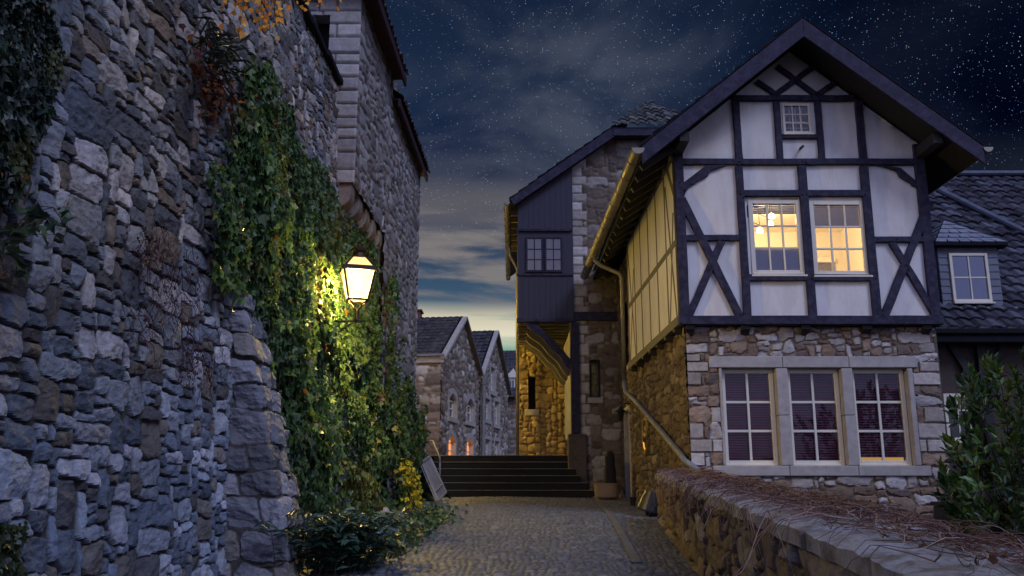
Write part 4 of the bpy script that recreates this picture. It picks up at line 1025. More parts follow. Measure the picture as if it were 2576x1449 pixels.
# eaves gutters
def gutter(name, a, c, r, parent, mat='oldzinc'):
    a = Vector(a); c = Vector(c); ax = (c-a).normalized(); sd_ = ax.cross(Vector((0, 0, 1))).normalized(); vs = []; fs = []; n = 12
    for p in (a, c):
        for rr_ in (r, r-0.008):
            for j in range(n+1):
                th = math.pi+math.pi*j/n; vs.append(p+sd_*math.cos(th)*rr_+Vector((0, 0, math.sin(th)*rr_)))
    m = n+1
    for j in range(n):
        fs += [(j, j+1, 2*m+j+1, 2*m+j), (m+j+1, m+j, 3*m+j, 3*m+j+1), (j+1, j, m+j, m+j+1), (2*m+j, 2*m+j+1, 3*m+j+1, 3*m+j)]
    fs += [(0, 2*m, 3*m, m), (n, m+n, 3*m+n, 2*m+n)]
    b = MB(); b.add(vs, fs)
    b.add([vs[j] for j in range(n+1)], [tuple(range(n, -1, -1))])
    o = b.build(name, M[mat], parent, smooth=False)
    L_ = (c-a).length; q = 0.5
    while q < L_:
        p = a+ax*q; pts = [p+sd_*math.cos(math.pi+math.pi*j/10)*(r+0.006)+Vector((0, 0, math.sin(math.pi+math.pi*j/10)*(r+0.006))) for j in range(11)]
        k = MB(); k.tube(pts, 0.010, 5); q += 0.75; k.build('gutter_bracket', M[mat], o)
    return o
gutter('gutter', (xEl-0.06, VY-0.04, rtop(xEl)+0.0), (xEl-0.22, RB, rtop(xEl)-0.01), 0.105, house)
gutter('gutter', (xEr+0.07, VY-0.04, rtop(xEr)+0.01), (xEr+0.07, RB, rtop(xEr)+0.0), 0.085, house)
# rainwater pipe: swan neck, along the corner, then slanting forward down the side
gy = 19.7
b = MB()
b.tube([(xEl-0.15, gy, rtop(xEl)-0.06), (xEl-0.15, gy, rtop(xEl)-0.20), (xEl-0.05, gy, rtop(xEl)-0.30), (xs_(gy)-0.16, gy, rtop(xEl)-0.50), (xs_(gy)-0.11, gy-0.02, rtop(xEl)-0.62), (xs_(gy)-0.11, gy-0.02, 2.25)], 0.05, 10)
b.build('rain_pipe', M['oldzinc'], house, smooth=True)
b = MB(); e0 = (xs_(gy)-0.11, gy-0.02, 2.3); pe = [Vector(e0), Vector((xs_(gy)-0.10, gy-0.02, 2.05)), Vector((2.66, 19.2, 1.80))]
pend = atX(1722, 1160, 2.70); pe += [Vector((2.70, pend.y+0.25, pend.z+0.10)), pend, atY(1762, 1188, pend.y-0.25)]
b.tube(pe, 0.052, 10); o = b.build('rain_pipe', M['zinc'], house, smooth=True)
b = MB()
for f in (0.15, 0.4, 0.65, 0.88):
    p = pe[2]*(1-f)+pe[3]*f; d = (pe[3]-pe[2]).normalized(); b.tube([p-d*0.02, p+d*0.02], 0.060, 10)
b.build('pipe_collar', M['zinc'], o)

# ---------------- windows
def window(parent, x0, x1, z0, z1, Y, cols, rows, name='window', fr=0.075, mt=0.03, depth=0.07, glass='glass', frame='white', sill=True, mtd=None, nrm=None):
    """casement in a wall facing -Y; returns the window part"""
    b = MB(); y0, y1 = Y, Y+depth
    b.box((x0, y0, z0), (x0+fr, y1, z1)); b.box((x1-fr, y0, z0), (x1, y1, z1)); b.box((x0+fr, y0, z1-fr), (x1-fr, y1, z1)); b.box((x0+fr, y0, z0), (x1-fr, y1, z0+fr*1.1))
    o = b.build(name, M[frame], parent, bevel=0.006)
    m = MB(); gx0, gx1, gz0, gz1 = x0+fr, x1-fr, z0+fr*1.1, z1-fr
    for i in range(1, cols): x = gx0+(gx1-gx0)*i/cols; m.box((x-mt/2, Y+0.012, gz0), (x+mt/2, Y+0.05, gz1))
    for j in range(1, rows):
        z = gz0+(gz1-gz0)*j/rows
        for i in range(cols):
            xa = gx0+(gx1-gx0)*i/cols+(mt/2 if i else 0); xb = gx0+(gx1-gx0)*(i+1)/cols-(mt/2 if i < cols-1 else 0)
            m.box((xa, Y+0.014, z-mt/2), (xb, Y+0.048, z+mt/2))
    m.build('glazing_bars', M[frame], o, bevel=0.004)
    g = MB(); g.box((gx0, Y+0.028, gz0), (gx1, Y+0.032, gz1)); g.build('glass', M[glass], o)
    if sill:
        s = MB(); s.box((x0-0.02, Y-0.06, z0-0.035), (x1+0.02, Y+0.02, z0-0.003)); s.box((x0+0.01, Y-0.025, z0), (x1-0.01, Y, z0+0.03)); s.build('sill', M[frame], o, bevel=0.005)
    return o, (gx0, gx1, gz0, gz1)
def slats(parent, x0, x1, z0, z1, Y, mat, pitch=0.04, cover=0.80, tilt=0.034):
    b = MB(); z = z0
    while z < z1:
        b.add([(x0, Y-0.004, z), (x1, Y-0.004, z), (x1, Y-0.004+tilt, z+pitch*cover), (x0, Y-0.004+tilt, z+pitch*cover)], [(0, 1, 2, 3)]); z += pitch
    return b.build('blind', M[mat], parent)
# the upper room behind the lit windows
rm = MB(); rx0, rx1, ry0, ry1, rz0, rz1 = xL+0.2, xR-0.2, HY+0.16, HY+3.4, zS1+0.05, 5.05
rm.add([(rx0, ry0, rz0), (rx1, ry0, rz0), (rx1, ry1, rz0), (rx0, ry1, rz0), (rx0, ry0, rz1), (rx1, ry0, rz1), (rx1, ry1, rz1), (rx0, ry1, rz1)],
       [(0, 1, 2, 3), (4, 7, 6, 5), (3, 2, 6, 7), (0, 3, 7, 4), (1, 5, 6, 2)])
# front inner faces round the two openings
for (xa, xb) in ((rx0, W1[0]), (W1[2], W2[0]), (W2[2], rx1)): rm.add([(xa, ry0, rz0), (xb, ry0, rz0), (xb, ry0, rz1), (xa, ry0, rz1)], [(0, 3, 2, 1)])
for w in (W1, W2):
    rm.add([(w[0], ry0, rz0), (w[2], ry0, rz0), (w[2], ry0, w[1]), (w[0], ry0, w[1])], [(0, 3, 2, 1)]); rm.add([(w[0], ry0, w[3]), (w[2], ry0, w[3]), (w[2], ry0, rz1), (w[0], ry0, rz1)], [(0, 3, 2, 1)])
rm.build('room', M['room'], house)
o1, g1 = window(house, *[W1[0], W1[2], W1[1], W1[3]], HY+0.03, 3, 3); o2, g2 = window(house, W2[0], W2[2], W2[1], W2[3], HY+0.03, 3, 3)
o1['label'] = 'lit window with hanging lamps'; o2['label'] = 'lit window with half-drawn blind'
for o_, w in ((o1, W1), (o2, W2)):
    b = MB(); b.box((w[0]-0.02, HY+0.05, w[1]-0.04), (w[0]-0.0, HY+0.16, w[3]+.02)); b.box((w[2], HY+0.05, w[1]-0.04), (w[2]+0.02, HY+0.16, w[3]+.02)); b.box((w[0], HY+0.05, w[3]), (w[2], HY+0.16, w[3]+0.02)); b.box((w[0], HY+0.05, w[1]-0.03), (w[2], HY+0.16, w[1])); b.build('reveal', M['timber'], o_)
hz = (g1[3]-g1[2])/3
slats(o1, g1[0], g1[1], g1[3]-hz*0.42, g1[3], HY+0.10, 'blind_pale', 0.03, 1.0, 0.005); slats(o2, g2[0], g2[1], g2[3]-hz*0.98, g2[3], HY+0.10, 'blind_pale', 0.03, 1.0, 0.005)
b = MB(); b.box((g1[0], HY+0.09, g1[2]), (g1[1], HY+0.094, g1[2]+hz*0.98)); b.build('window_film', M['curtain'], o1)
b = MB(); dxx = W2[2]+0.08; b.box((dxx-0.42, ry1-0.10, rz0), (dxx-0.32, ry1-0.01, rz1-0.65)); b.box((dxx-0.42, ry1-0.10, rz1-0.65), (dxx+0.6, ry1-0.01, rz1-0.55)); b.build('door_frame', M['white'], house, bevel=0.006)
b = MB(); b.box((dxx-0.32, ry1-0.04, rz0), (dxx+0.6, ry1-0.012, rz1-0.65)); b.build('inner_door', M['timber_old'], house)
ch = thing('pendant_lamp', 'lit hanging lamp with white shades inside the left upper window', 'lamp', ((W1[0]+W1[2])/2, HY+1.0, rz1))
for px, py, Y in ((1911, 578, 15.0), (1941, 541, 15.1), (1938, 562, 15.3)):
    c = atY(px, py, Y); b = MB(); b.lathe([(0.018, 0.05), (0.03, 0.04), (0.05, 0.0), (0.058, -0.045), (0.05, -0.052), (0.01, -0.055)], c, 14); b.build('shade', M['bulb'], ch, smooth=True)
    b = MB(); b.tube([c+Vector((0, 0, 0.05)), Vector((c.x, c.y, rz1))], 0.006, 5); b.tube([c+Vector((0, 0, .09)), Vector(((W1[0]+W1[2])/2-0.05, 15.1, c.z+0.16))], 0.008, 5); b.build('stem', M['iron'], ch)
pl_ = bpy.data.lights.new('room_light', 'POINT'); pl_.energy = 155; pl_.color = (1.0, 0.79, 0.50); pl_.shadow_soft_size = 0.12
po = bpy.data.objects.new('room_light', pl_); po.location = (4.6, 15.4, 4.75); col.objects.link(po)
oa, ga = window(house, WA[0], WA[2], WA[1], WA[3], HY+0.02, 3, 3, fr=0.045, mt=0.026, glass='glass')
oa['label'] = 'small dark attic window with bars'
b = MB(); b.box((WA[0], HY+0.5, WA[1]-0.1), (WA[2], HY+0.52, WA[3]+0.1)); b.build('attic_dark', M['void'], house)
b = MB()
for i in range(1, 4):
    x = ga[0]+(ga[1]-ga[0])*(i/4+0.03); b.box((x-0.011, HY+0.12, ga[2]), (x+0.011, HY+0.14, ga[3]))
for j in range(1, 4):
    z = ga[2]+(ga[3]-ga[2])*(j/4-0.03); b.box((ga[0], HY+0.141, z-0.011), (ga[1], HY+0.155, z+0.011))
b.build('inner_bars', M['white'], oa)

# ---------------- stone ground floor
SY = HY+0.15
def gc(cx, cy, Y=SY): return atY(1542.9+cx*0.4676, 771.5+cy*0.4676, Y)
sx0, sx1 = 2.80, gc(1775, 600).x
zb = -0.75
gl, gr_ = gc(590, 600).x, gc(1620, 600).x
zl0, zl1 = gc(900, 330).z, gc(900, 268).z; zs1, zs0 = gc(900, 855).z, gc(900, 912).z
qu = []
z = zs0-0.02; i = 0; rq = random.Random(14)
while z < 2.2:                                          # quoins at both corners and blocks beside the windows
    h = rq.choice((0.17, 0.20, 0.24, 0.15))
    if z+h > zl1+0.35: break
    if i % 2 == 0:
        qu += [(sx0-0.06, z, sx0+0.36, z+h), (sx0+0.36, z, gl-0.02, z+h)]; qu += [(sx1-0.30, z, sx1+0.06, z+h), (gr_+0.02, z, sx1-0.30, z+h)]
    else:
        qu += [(sx0-0.06, z, sx0+0.22, z+h), (sx0+0.30, z, gl-0.02, z+h)]; qu += [(sx1-0.42, z, sx1+0.06, z+h), (gr_+0.02, z, sx1-0.42, z+h)]
    z += h; i += 1
qu = [q_+((0,) if rq.random() < 0.5 else (1,)) for q_ in qu if rq.random() > 0.06]
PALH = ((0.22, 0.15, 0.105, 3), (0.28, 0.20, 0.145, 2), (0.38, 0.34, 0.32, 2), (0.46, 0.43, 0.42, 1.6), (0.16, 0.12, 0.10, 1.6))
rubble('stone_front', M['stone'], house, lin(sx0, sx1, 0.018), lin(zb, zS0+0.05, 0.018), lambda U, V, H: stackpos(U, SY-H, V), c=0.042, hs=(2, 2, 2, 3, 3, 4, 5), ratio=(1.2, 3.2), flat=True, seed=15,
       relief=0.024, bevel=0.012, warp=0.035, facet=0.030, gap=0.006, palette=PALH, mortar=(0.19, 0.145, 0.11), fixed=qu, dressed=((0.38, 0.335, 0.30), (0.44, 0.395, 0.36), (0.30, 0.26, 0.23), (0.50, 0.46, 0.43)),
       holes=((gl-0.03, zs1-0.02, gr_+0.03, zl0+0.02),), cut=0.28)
def xst(Y): return 2.80-0.016*(Y-SY)
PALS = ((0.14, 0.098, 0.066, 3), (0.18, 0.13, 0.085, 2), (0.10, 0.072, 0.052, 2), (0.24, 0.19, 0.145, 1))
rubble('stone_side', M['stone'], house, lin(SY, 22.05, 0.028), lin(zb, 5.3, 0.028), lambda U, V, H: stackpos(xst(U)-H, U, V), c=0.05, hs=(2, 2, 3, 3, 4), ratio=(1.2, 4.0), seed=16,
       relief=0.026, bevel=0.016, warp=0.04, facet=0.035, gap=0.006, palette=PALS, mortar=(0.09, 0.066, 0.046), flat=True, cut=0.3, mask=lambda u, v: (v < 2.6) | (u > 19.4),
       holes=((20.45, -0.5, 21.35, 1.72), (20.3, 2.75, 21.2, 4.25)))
b = MB(); b.box((sx0+0.05, SY+0.36, zb), (sx1-0.02, 22.0, zS0)); b.box((sx0+0.05, HY+3.6, zS0), (xR-0.05, 22.0, 5.3)); b.box((xR-0.02, HY+0.1, zS0), (xR+0.02, 22, 5.5))
b.box((sx1-0.03, SY-0.02, zb), (sx1+0.02, 22.0, zS0)); b.build('core', M['mortar'], house)
b = MB(); b.box((sx0, HY+0.12, zS0-0.02), (xR-0.02, SY+0.4, zS0+0.0)); b.build('jetty_floor', M['darkwood'], house)
# lintels, mullions, sills of dressed stone
edges = [gc(595, 600).x, gc(887, 600).x, gc(952, 600).x, gc(1243, 600).x, gc(1304, 600).x, gc(1602, 600).x]
def dress(name, x0, z0, x1, z1, pr=0.045, d=0.33): 
    b = MB(); b.box((x0+0.003, SY-pr, z0+0.003), (x1-0.003, SY+d, z1-0.003)); return b.build(name, M['dressed'], house, bevel=0.009)
jt = [gc(512, 300).x, gc(906, 300).x, gc(1262, 300).x, gc(1628, 300).x]
for a, c in zip(jt[:-1], jt[1:]): dress('lintel', a, zl0, c, zl1)
jt = [gc(535, 880).x, gc(945, 880).x, gc(1315, 880).x, gc(1705, 880).x]
for a, c in zip(jt[:-1], jt[1:]): dress('window_sill', a, zs0, c, zs1, 0.05)
zm = gc(900, 585).z
for a, c in ((edges[1], edges[2]), (edges[3], edges[4])): dress('mullion', a, zs1, c, zm, 0.034); dress('mullion', a, zm, c, zl0, 0.034)
for a, c in ((gl-0.035, edges[0]), (edges[5], gr_+0.035)): dress('jamb', a, zs1, c, zl0, 0.030)
lab = ('ground floor window nearest the corner', 'middle ground floor window', 'ground floor window with blind lifted at the bottom')
for k in range(3):
    o_, g_ = window(house, edges[2*k]+0.004, edges[2*k+1]-0.004, zs1+0.004, zl0-0.004, SY+0.11, 2, 3, fr=0.07, mt=0.04, depth=0.08, glass='glass_low')
    o_['label'] = lab[k]
    slats(o_, g_[0]-0.01, g_[1]+0.01, g_[2]+(0.05 if k == 2 else 0), g_[3], SY+0.155, 'blind')
    if k == 2:
        b = MB(); b.box((g_[0], SY+0.24, g_[2]), (g_[1], SY+0.25, g_[2]+0.06)); b.build('lit_gap', glow('lit_sliver', (1.0, 0.55, 0.12), 0.5), o_)
# the door and dark opening at the far end of the long side
b = MB(); b.box((xst(21)+0.16, 20.45, -0.5), (xst(21)+0.20, 21.35, 1.72)); b.build('door', M['darkwood'], house)
b = MB(); b.box((xst(21)-0.03, 20.36, -0.5), (xst(21)+0.2, 20.45, 1.80)); b.box((xst(21)-0.03, 21.35, -0.5), (xst(21)+0.2, 21.44, 1.80)); b.box((xst(21)-0.03, 20.45, 1.72), (xst(21)+0.2, 21.35, 1.82)); b.build('door_surround', M['dressed'], house, bevel=0.01)
b = MB(); b.box((xst(21)+0.18, 20.3, 2.75), (xst(21)+0.22, 21.2, 4.25)); b.build('loft_opening', M['void'], house)
b = MB(); b.box((xst(21)-0.03, 20.24, 2.62), (xst(21)+0.2, 21.26, 2.75)); b.build('opening_sill', M['dressed'], house, bevel=0.01)
# round brass disc, little lamp
dc = atX(1622, 1096, 2.70)
b = MB(); b.lathe([(0.40, 0.0), (0.40, 0.03), (0.37, 0.055), (0.30, 0.05), (0.26, 0.03), (0.12, 0.05), (0.10, 0.09), (0.02, 0.10)], (2.745, dc.y, dc.z), 36, (-1, 0, 0))
tag(b.build('wall_disc', M['brass'], loc=(2.74, dc.y, dc.z), smooth=False), 'round brass disc mounted on the side wall of the timber house', 'wall disc')
wl = thing('wall_lamp', 'small unlit black wall lamp beside the far door', 'lamp', (2.68, 20.0, 1.8))
q = atX(1562, 1046, 2.44); b = MB()
b.lathe([(0.05, 0), (0.085, 0.20), (0.09, 0.21)], q-Vector((0, 0, 0.12)), 6); b.build('lamp_body', M['iron'], wl)
b = MB(); b.lathe([(0.14, 0), (0.05, 0.07), (0.02, 0.12)], q+Vector((0, 0, 0.09)), 12); b.build('lamp_hood', M['iron'], wl)
b = MB(); b.tube([q+Vector((0, 0, 0.2)), q+Vector((0.05, 0, 0.28)), Vector((2.70, q.y, q.z+0.28))], 0.014, 6); b.build('arm', M['iron'], wl)

# ================================================================== LOW WALL WITH DRY CREEPER
def lw(Y): return 2.145-(13.55-Y)*0.0775              # path-side edge of the cap
def lz(Y): return 0.215-(13.55-Y)*0.0465
low = thing('low_wall', 'low brown rubble wall with flat grey cap stones in the right foreground', 'low wall', (1.9, 9, -0.8))
usw = 2.2*np.exp(np.linspace(0, math.log(13.55/2.2), 460))
PALW = ((0.12, 0.085, 0.06, 3), (0.15, 0.11, 0.08, 3), (0.09, 0.066, 0.048, 2), (0.21, 0.165, 0.135, 1.2), (0.20, 0.18, 0.17, 1))
rubble('wall_face', M['stone'], low, usw, np.concatenate([lin(-1.0, -0.085, 0.016)]), lambda U, V, H: stackpos(lw(U)+0.035-H, U, lz(U)+V), c=0.05, hs=(2, 2, 3, 3, 4, 5), flat=True, ratio=(2.2, 6.0), seed=18,
       relief=0.030, bevel=0.015, warp=0.045, facet=0.040, gap=0.006, palette=PALW, mortar=(0.075, 0.06, 0.045), cut=0.3)
b = MB()
for ya, yb in ((2.2, 13.5),):
    b.add([(lw(ya)+0.06, ya, lz(ya)-1.0), (lw(yb)+0.06, yb, lz(yb)-1.0), (lw(yb)+0.06, yb, lz(yb)-0.09), (lw(ya)+0.06, ya, lz(ya)-0.09),
           (lw(ya)+0.66, ya, lz(ya)-1.0), (lw(yb)+0.66, yb, lz(yb)-1.0), (lw(yb)+0.66, yb, lz(yb)-0.09), (lw(ya)+0.66, ya, lz(ya)-0.09)],
          [(0,1,2,3),(7,6,5,4),(3,2,6,7),(0,4,5,1),(0,3,7,4),(1,5,6,2)])
b.build('core', M['mortar'], low)
b = MB(); y = 13.56; rr = random.Random(31)
def capstone(b, ya, yb, seed):
    n = 26; m = 9; g = {}
    vs = []; rg = np.random.RandomState(seed)
    for i in range(n+1):
        for j in range(m+1):
            y_ = ya+(yb-ya)*i/n; f = j/m; x = lw(y_)+0.69*f; e = min(min(i, n-i)*(yb-ya)/n, min(j, m-j)*0.077)
            dz_ = fbm(np.array(x*5.0), np.array(y_*5.0), 4, 2)*0.022-0.022*max(0, 1-e/0.05)
            xx = x-(0.026*fbm(np.array(y_*8.0), np.array(seed*1.0), 4, 1) if j == 0 else 0)
            vs.append((float(xx), y_, lz(y_)+float(dz_)))
    top = len(vs)
    fs = [(i*(m+1)+j, i*(m+1)+j+1, (i+1)*(m+1)+j+1, (i+1)*(m+1)+j) for i in range(n) for j in range(m)]
    # skirt
    loop = [i*(m+1) for i in range(n+1)]+[n*(m+1)+j for j in range(1, m+1)]+[i*(m+1)+m for i in range(n-1, -1, -1)]+[j for j in range(m-1, 0, -1)]
    for v in loop: vs.append((vs[v][0]+0.004, vs[v][1], lz(vs[v][1])-0.105))
    k = len(loop)
    fs += [(loop[q], top+q, top+(q+1) % k, loop[(q+1) % k])[::-1] for q in range(k)]
    b.add(vs, fs)
sd2 = 0
while y > 2.2:
    l = rr.uniform(0.95, 1.5); b2 = MB(); capstone(b2, y-l+0.005, y-0.005, sd2); b2.build('cap_stone', M['cap'], low); y -= l; sd2 += 1
def vines():
    r_ = random.Random(77); b = MB(); cols_ = []
    for q in range(1150):
        y = 12.9-9.8*r_.random()**1.15
        f = min(1.0, max(0.04, r_.gauss(0.50, 0.24)+(0.12 if y < 8 else 0))); x = lw(y)+0.69*f; z = lz(y)+r_.uniform(0.005, 0.05)
        dirx = r_.gauss(-0.04, 0.22); ln = r_.uniform(0.4, 1.5)*(0.55 if y < 5.5 else 1); hd = r_.choice((-1, -1, 1)); hgt = r_.uniform(0.0, 0.07); n = 11; pts = []; px, py_, pz = x, y, z
        kx = r_.gauss(0, 0.12)
        for i in range(n):
            pts.append((px, py_, pz)); s = ln/n
            dirx += kx*0.35+r_.gauss(0, 0.10)
            px += s*math.sin(dirx); py_ += s*math.cos(dirx)*hd
            if px < lw(py_)-0.01: pz -= s*r_.uniform(0.3, 1.0); px += s*0.25
            elif px > lw(py_)+0.70: pz -= s*0.6
            else: pz = lz(py_)+0.012+hgt*math.sin(math.pi*i/(n-1))+abs(r_.gauss(0, 0.006))
            if py_ > 13.4: break
        if len(pts) < 3: continue
        k0 = len(b.v); b.tube(pts, r_.uniform(0.0022, 0.0042), 3, 0.0012, cap=False)
        t = r_.choice([(0.13, 0.06, 0.055), (0.20, 0.10, 0.085), (0.08, 0.04, 0.04), (0.30, 0.22, 0.18)]); cols_ += [t]*(len(b.v)-k0)
    for q in range(75):                          # twigs hanging down over the path face
        y = r_.uniform(4.5, 13.0); x = lw(y)-0.005; z = lz(y)+0.01; pts = [(x+0.3, y+r_.gauss(0, .2), z+0.02), (x+0.12, y+r_.gauss(0, .06), z+0.05)]; ln = r_.uniform(0.15, 0.7); dy_ = r_.gauss(0, 0.05)
        for i in range(9):
            f = i/8; pts.append((x-0.03-0.05*math.sin(f*2.2), y+dy_*i, z+0.02-ln*f*f))
        k0 = len(b.v); b.tube(pts, r_.uniform(0.0022, 0.0038), 3, 0.0014, cap=False); t = r_.choice([(0.20, 0.11, 0.085), (0.30, 0.21, 0.17), (0.12, 0.06, 0.05)]); cols_ += [t]*(len(b.v)-k0)
    vv = np.array(b.v); rg = np.random.RandomState(4); j = rg.randint(0, len(vv), 260); m = len(j)
    lv = scatter('dead_leaves', M['dryleaf'], None, vv[j]+np.array((0, 0, 0.006)), rg.normal(0, 1, (m, 3))*np.array((1, 1, 0.25)), np.array((0, 0, 1))+rg.normal(0, 0.45, (m, 3)), rg.uniform(0.02, 0.05, m), BIR, LAUF,
                 np.array([(0.10, 0.05, 0.03), (0.15, 0.08, 0.04), (0.07, 0.035, 0.03)])[rg.randint(0, 3, m)])
    o = mesh_np('dry_vines', np.array(b.v), np.array(b.f), M['twig'], None, np.array(cols_), loc=(2.2, 9, 0))
    tag(o, 'tangle of leafless reddish vine stems lying over the low wall', 'vines')
    lv.location = Vector((0, 0, 0))-o.location; lv.parent = o
vines()

# ------------------------------------------------------------------ bucket, pots, planter
dr = thing('tilted_bucket', 'black bucket tilted upside down on a dark pot behind the low wall end', 'bucket', (2.22, 14.6, -0.5))
c0 = atY(1634, 1285, 14.7); ax = Vector((0.30, 0.0, 0.95)).normalized()
b = MB(); b.lathe([(0.19, -0.02), (0.195, 0.0), (0.14, 0.30), (0.12, 0.31), (0.02, 0.305)], c0-Vector((0.02, 0, 0)), 24, ax); b.build('bucket', M['blackplastic'], dr, smooth=False)
b = MB(); b.lathe([(0.09, 0.0), (0.14, 0.30), (0.145, 0.32)], Vector((c0.x+0.03, c0.y, float(gz(14.7))-0.0)), 20); b.build('pot', M['blackplastic'], dr)
pl = thing('planter', 'wide clay planter bowl beside the right end of the steps', 'planter', (2.10, 20.35, -0.24))
pc = atY(1527, 1252, 20.4)
pz = float(gz(20.4))
b = MB(); b.lathe([(0.22, 0.0), (0.27, 0.04), (0.29, 0.30), (0.30, 0.33), (0.27, 0.335), (0.25, 0.28), (0.01, 0.27)], (pc.x, 20.4, pz), 28); b.build('bowl', M['terracotta'], pl, smooth=False)
b = MB(); pr = [(0.155, 0.0)]+[(0.155-0.055*f+0.008*math.sin(f*17), 0.72*f) for f in [i/9 for i in range(1, 10)]]+[(0.06, 0.76), (0.01, 0.78)]
b.lathe(pr, (pc.x+0.08, 20.4, pz+0.275), 22)
tag(b.build('wrapped_plant', M['darkcloth'], loc=(pc.x+0.08, 20.4, pz+0.28), smooth=True), 'dark rounded wrapped plant standing in the clay planter', 'plant')
q = atY(1592, 1266, 17.6); b = MB(); b.lathe([(0.05, 0), (0.065, 0.15), (0.07, 0.16), (0.06, 0.162), (0.055, 0.14), (0.01, 0.138)], (q.x, 17.6, float(gz(17.6))), 14)
tag(b.build('small_pot', M['blackplastic'], loc=(q.x, 17.6, float(gz(17.6)))), 'small black pot on the ground against the side wall', 'pot')

# ================================================================== TOWER HOUSE WITH ORIEL
TY = 22.1
tow = thing('tower_house', 'stone tower house with dark boarded oriel over the passage beside the steps', 'house', (2, 23, TOPZ))
def tp(px, py, Y=TY): return atY(px, py, Y)
tx0 = tp(1440, 700).x; txl = tp(1303, 650).x; zo0 = tp(1380, 803).z; zwt, zwb = tp(1380, 592).z, tp(1380, 692).z
zE = tp(1285, 500).z; pk = tp(1545, 320); pkz = pk.z
# roof line: left eave to the half-hip
exL = tp(1283, 500, TY-0.4); exT = tp(1543, 318, TY-0.4)
slope = (exT.z-exL.z)/(exT.x-exL.x)
def troof(x): return exL.z+slope*(x-exL.x)-0.22
quT = []
z = TOPZ-0.6; i = 0; rq = random.Random(2)
while z < 9:
    h = rq.choice((0.2, 0.24, 0.28)); wq = 0.42 if i % 2 else 0.26; quT.append((tx0-0.06, z, tx0+wq, z+h)); z += h; i += 1
PALT = ((0.15, 0.11, 0.085, 3), (0.20, 0.155, 0.12, 2), (0.27, 0.24, 0.22, 1.6), (0.12, 0.092, 0.076, 2), (0.34, 0.31, 0.29, 0.8))
xTr = 5.6
twx0, twx1, twz0, twz1 = tp(1483, 950).x, tp(1510, 950).x, tp(1495, 1000).z, tp(1495, 905).z
rubble('stone_front', M['stone'], tow, lin(tx0, 4.2, 0.026), lin(-0.5, exT.z+0.3, 0.026), lambda U, V, H: stackpos(U, TY-H, np.minimum(V, np.minimum(troof(U), exT.z-0.22))), c=0.06, hs=(2, 2, 3, 4, 5), ratio=(1.0, 2.6), seed=23,
       relief=0.026, bevel=0.016, warp=0.04, facet=0.028, gap=0.006, palette=PALT, mortar=(0.14, 0.11, 0.09), fixed=quT, dressed=((0.44, 0.41, 0.40), (0.50, 0.47, 0.46), (0.36, 0.33, 0.31)), holes=((twx0, twz0, twx1, twz1),), cut=0.25)
b = MB(); b.box((tx0+0.03, TY+0.35, -0.5), (xTr, 30, 7.2)); b.box((tx0+0.03, TY+0.03, -0.5), (tx0+0.3, TY+0.35, 7.2)); b.build('core', M['mortar'], tow)
ow, gw = window(tow, twx0, twx1, twz0, twz1, TY+0.12, 1, 3, fr=0.05, mt=0.03, frame='darkwood', glass='glass', sill=False)
b = MB(); b.box((twx0, TY+0.22, twz0), (twx1, TY+0.24, twz1)); b.build('dark_room', M['void'], ow)
b = MB(); b.box((twx0-0.06, TY-0.05, twz0-0.14), (twx1+0.06, TY+0.15, twz0-0.003)); b.build('window_sill', M['dressed'], tow, bevel=0.01)
b = MB(); b.box((tx0+0.02, TY-0.10, tp(1500, 808).z), (3.2, TY-0.02, tp(1500, 786).z)); b.build('cross_beam', M['timber'], tow, bevel=0.01)
# oriel boarding with its two casements; boards as a ribbed sheet
OY = TY-0.12
def boards(parent, name, u0, u1, v0, v1, pos, mat='board', pitch=0.14):
    us = []; u = u0
    while u < u1-0.001:
        us += [u, min(u+pitch-0.018, u1), min(u+pitch-0.012, u1), min(u+pitch-0.006, u1)]; u += pitch
    us = np.unique(np.array(us+[u1])); ph = np.mod(us-u0, pitch); hh = np.where((ph > pitch-0.015) & (ph < pitch-0.009), -0.004, 0.0)
    U, V = np.meshgrid(us, lin(v0, v1, 0.1)); H = np.tile(hh, (U.shape[0], 1)); X = pos(U, V, H); ny, nx = U.shape; I = np.arange(ny*nx).reshape(ny, nx)
    F = np.stack([I[:-1, :-1], I[:-1, 1:], I[1:, 1:], I[1:, :-1]], -1).reshape(-1, 4)
    return mesh_np(name, X.reshape(-1, 3), F, M[mat], parent)
zb1, zb0 = tp(1380, 696).z, zo0
boards(tow, 'boarding', txl, tx0+0.02, zwt+0.10, exT.z, lambda U, V, H: stackpos(U, OY-0.03-H, np.minimum(V, troof(U)-0.02)))
boards(tow, 'boarding', txl, tx0+0.02, zb0, zb1, lambda U, V, H: stackpos(U, OY-0.03-H, V))
b = MB(); b.box((txl, OY, zb0), (tx0+0.02, OY+0.1, zwt+0.2))
b.prism([(txl, OY, zwt+.2), (tx0+.02, OY, zwt+.2), (tx0+.02, OY, troof(tx0+.02)-.04), (txl, OY, troof(txl)-.04)], (0, 0.1, 0))
b.box((txl, OY+0.1, zb0), (txl+0.08, 26.4, troof(txl)-.03)); b.box((txl+0.08, OY+0.1, zb0+0.02), (tx0, 26.4, zb0+0.08)); b.build('oriel_body', M['board'], tow)
b = MB(); b.box((txl-0.04, OY-0.06, zwt+0.06), (tx0, OY-0.031, zwt+0.13)); b.box((txl-0.04, OY-0.06, zb1-0.02), (tx0, OY-0.031, zb1+0.04)); b.box((txl-0.04, OY-0.06, zb0-0.10), (tx0+0.05, OY+0.1, zb0-0.002)); b.build('oriel_rail', M['timber'], tow, bevel=0.008)
xw = [tp(1322, 640).x, tp(1366, 640).x, tp(1369, 640).x, tp(1414, 640).x]
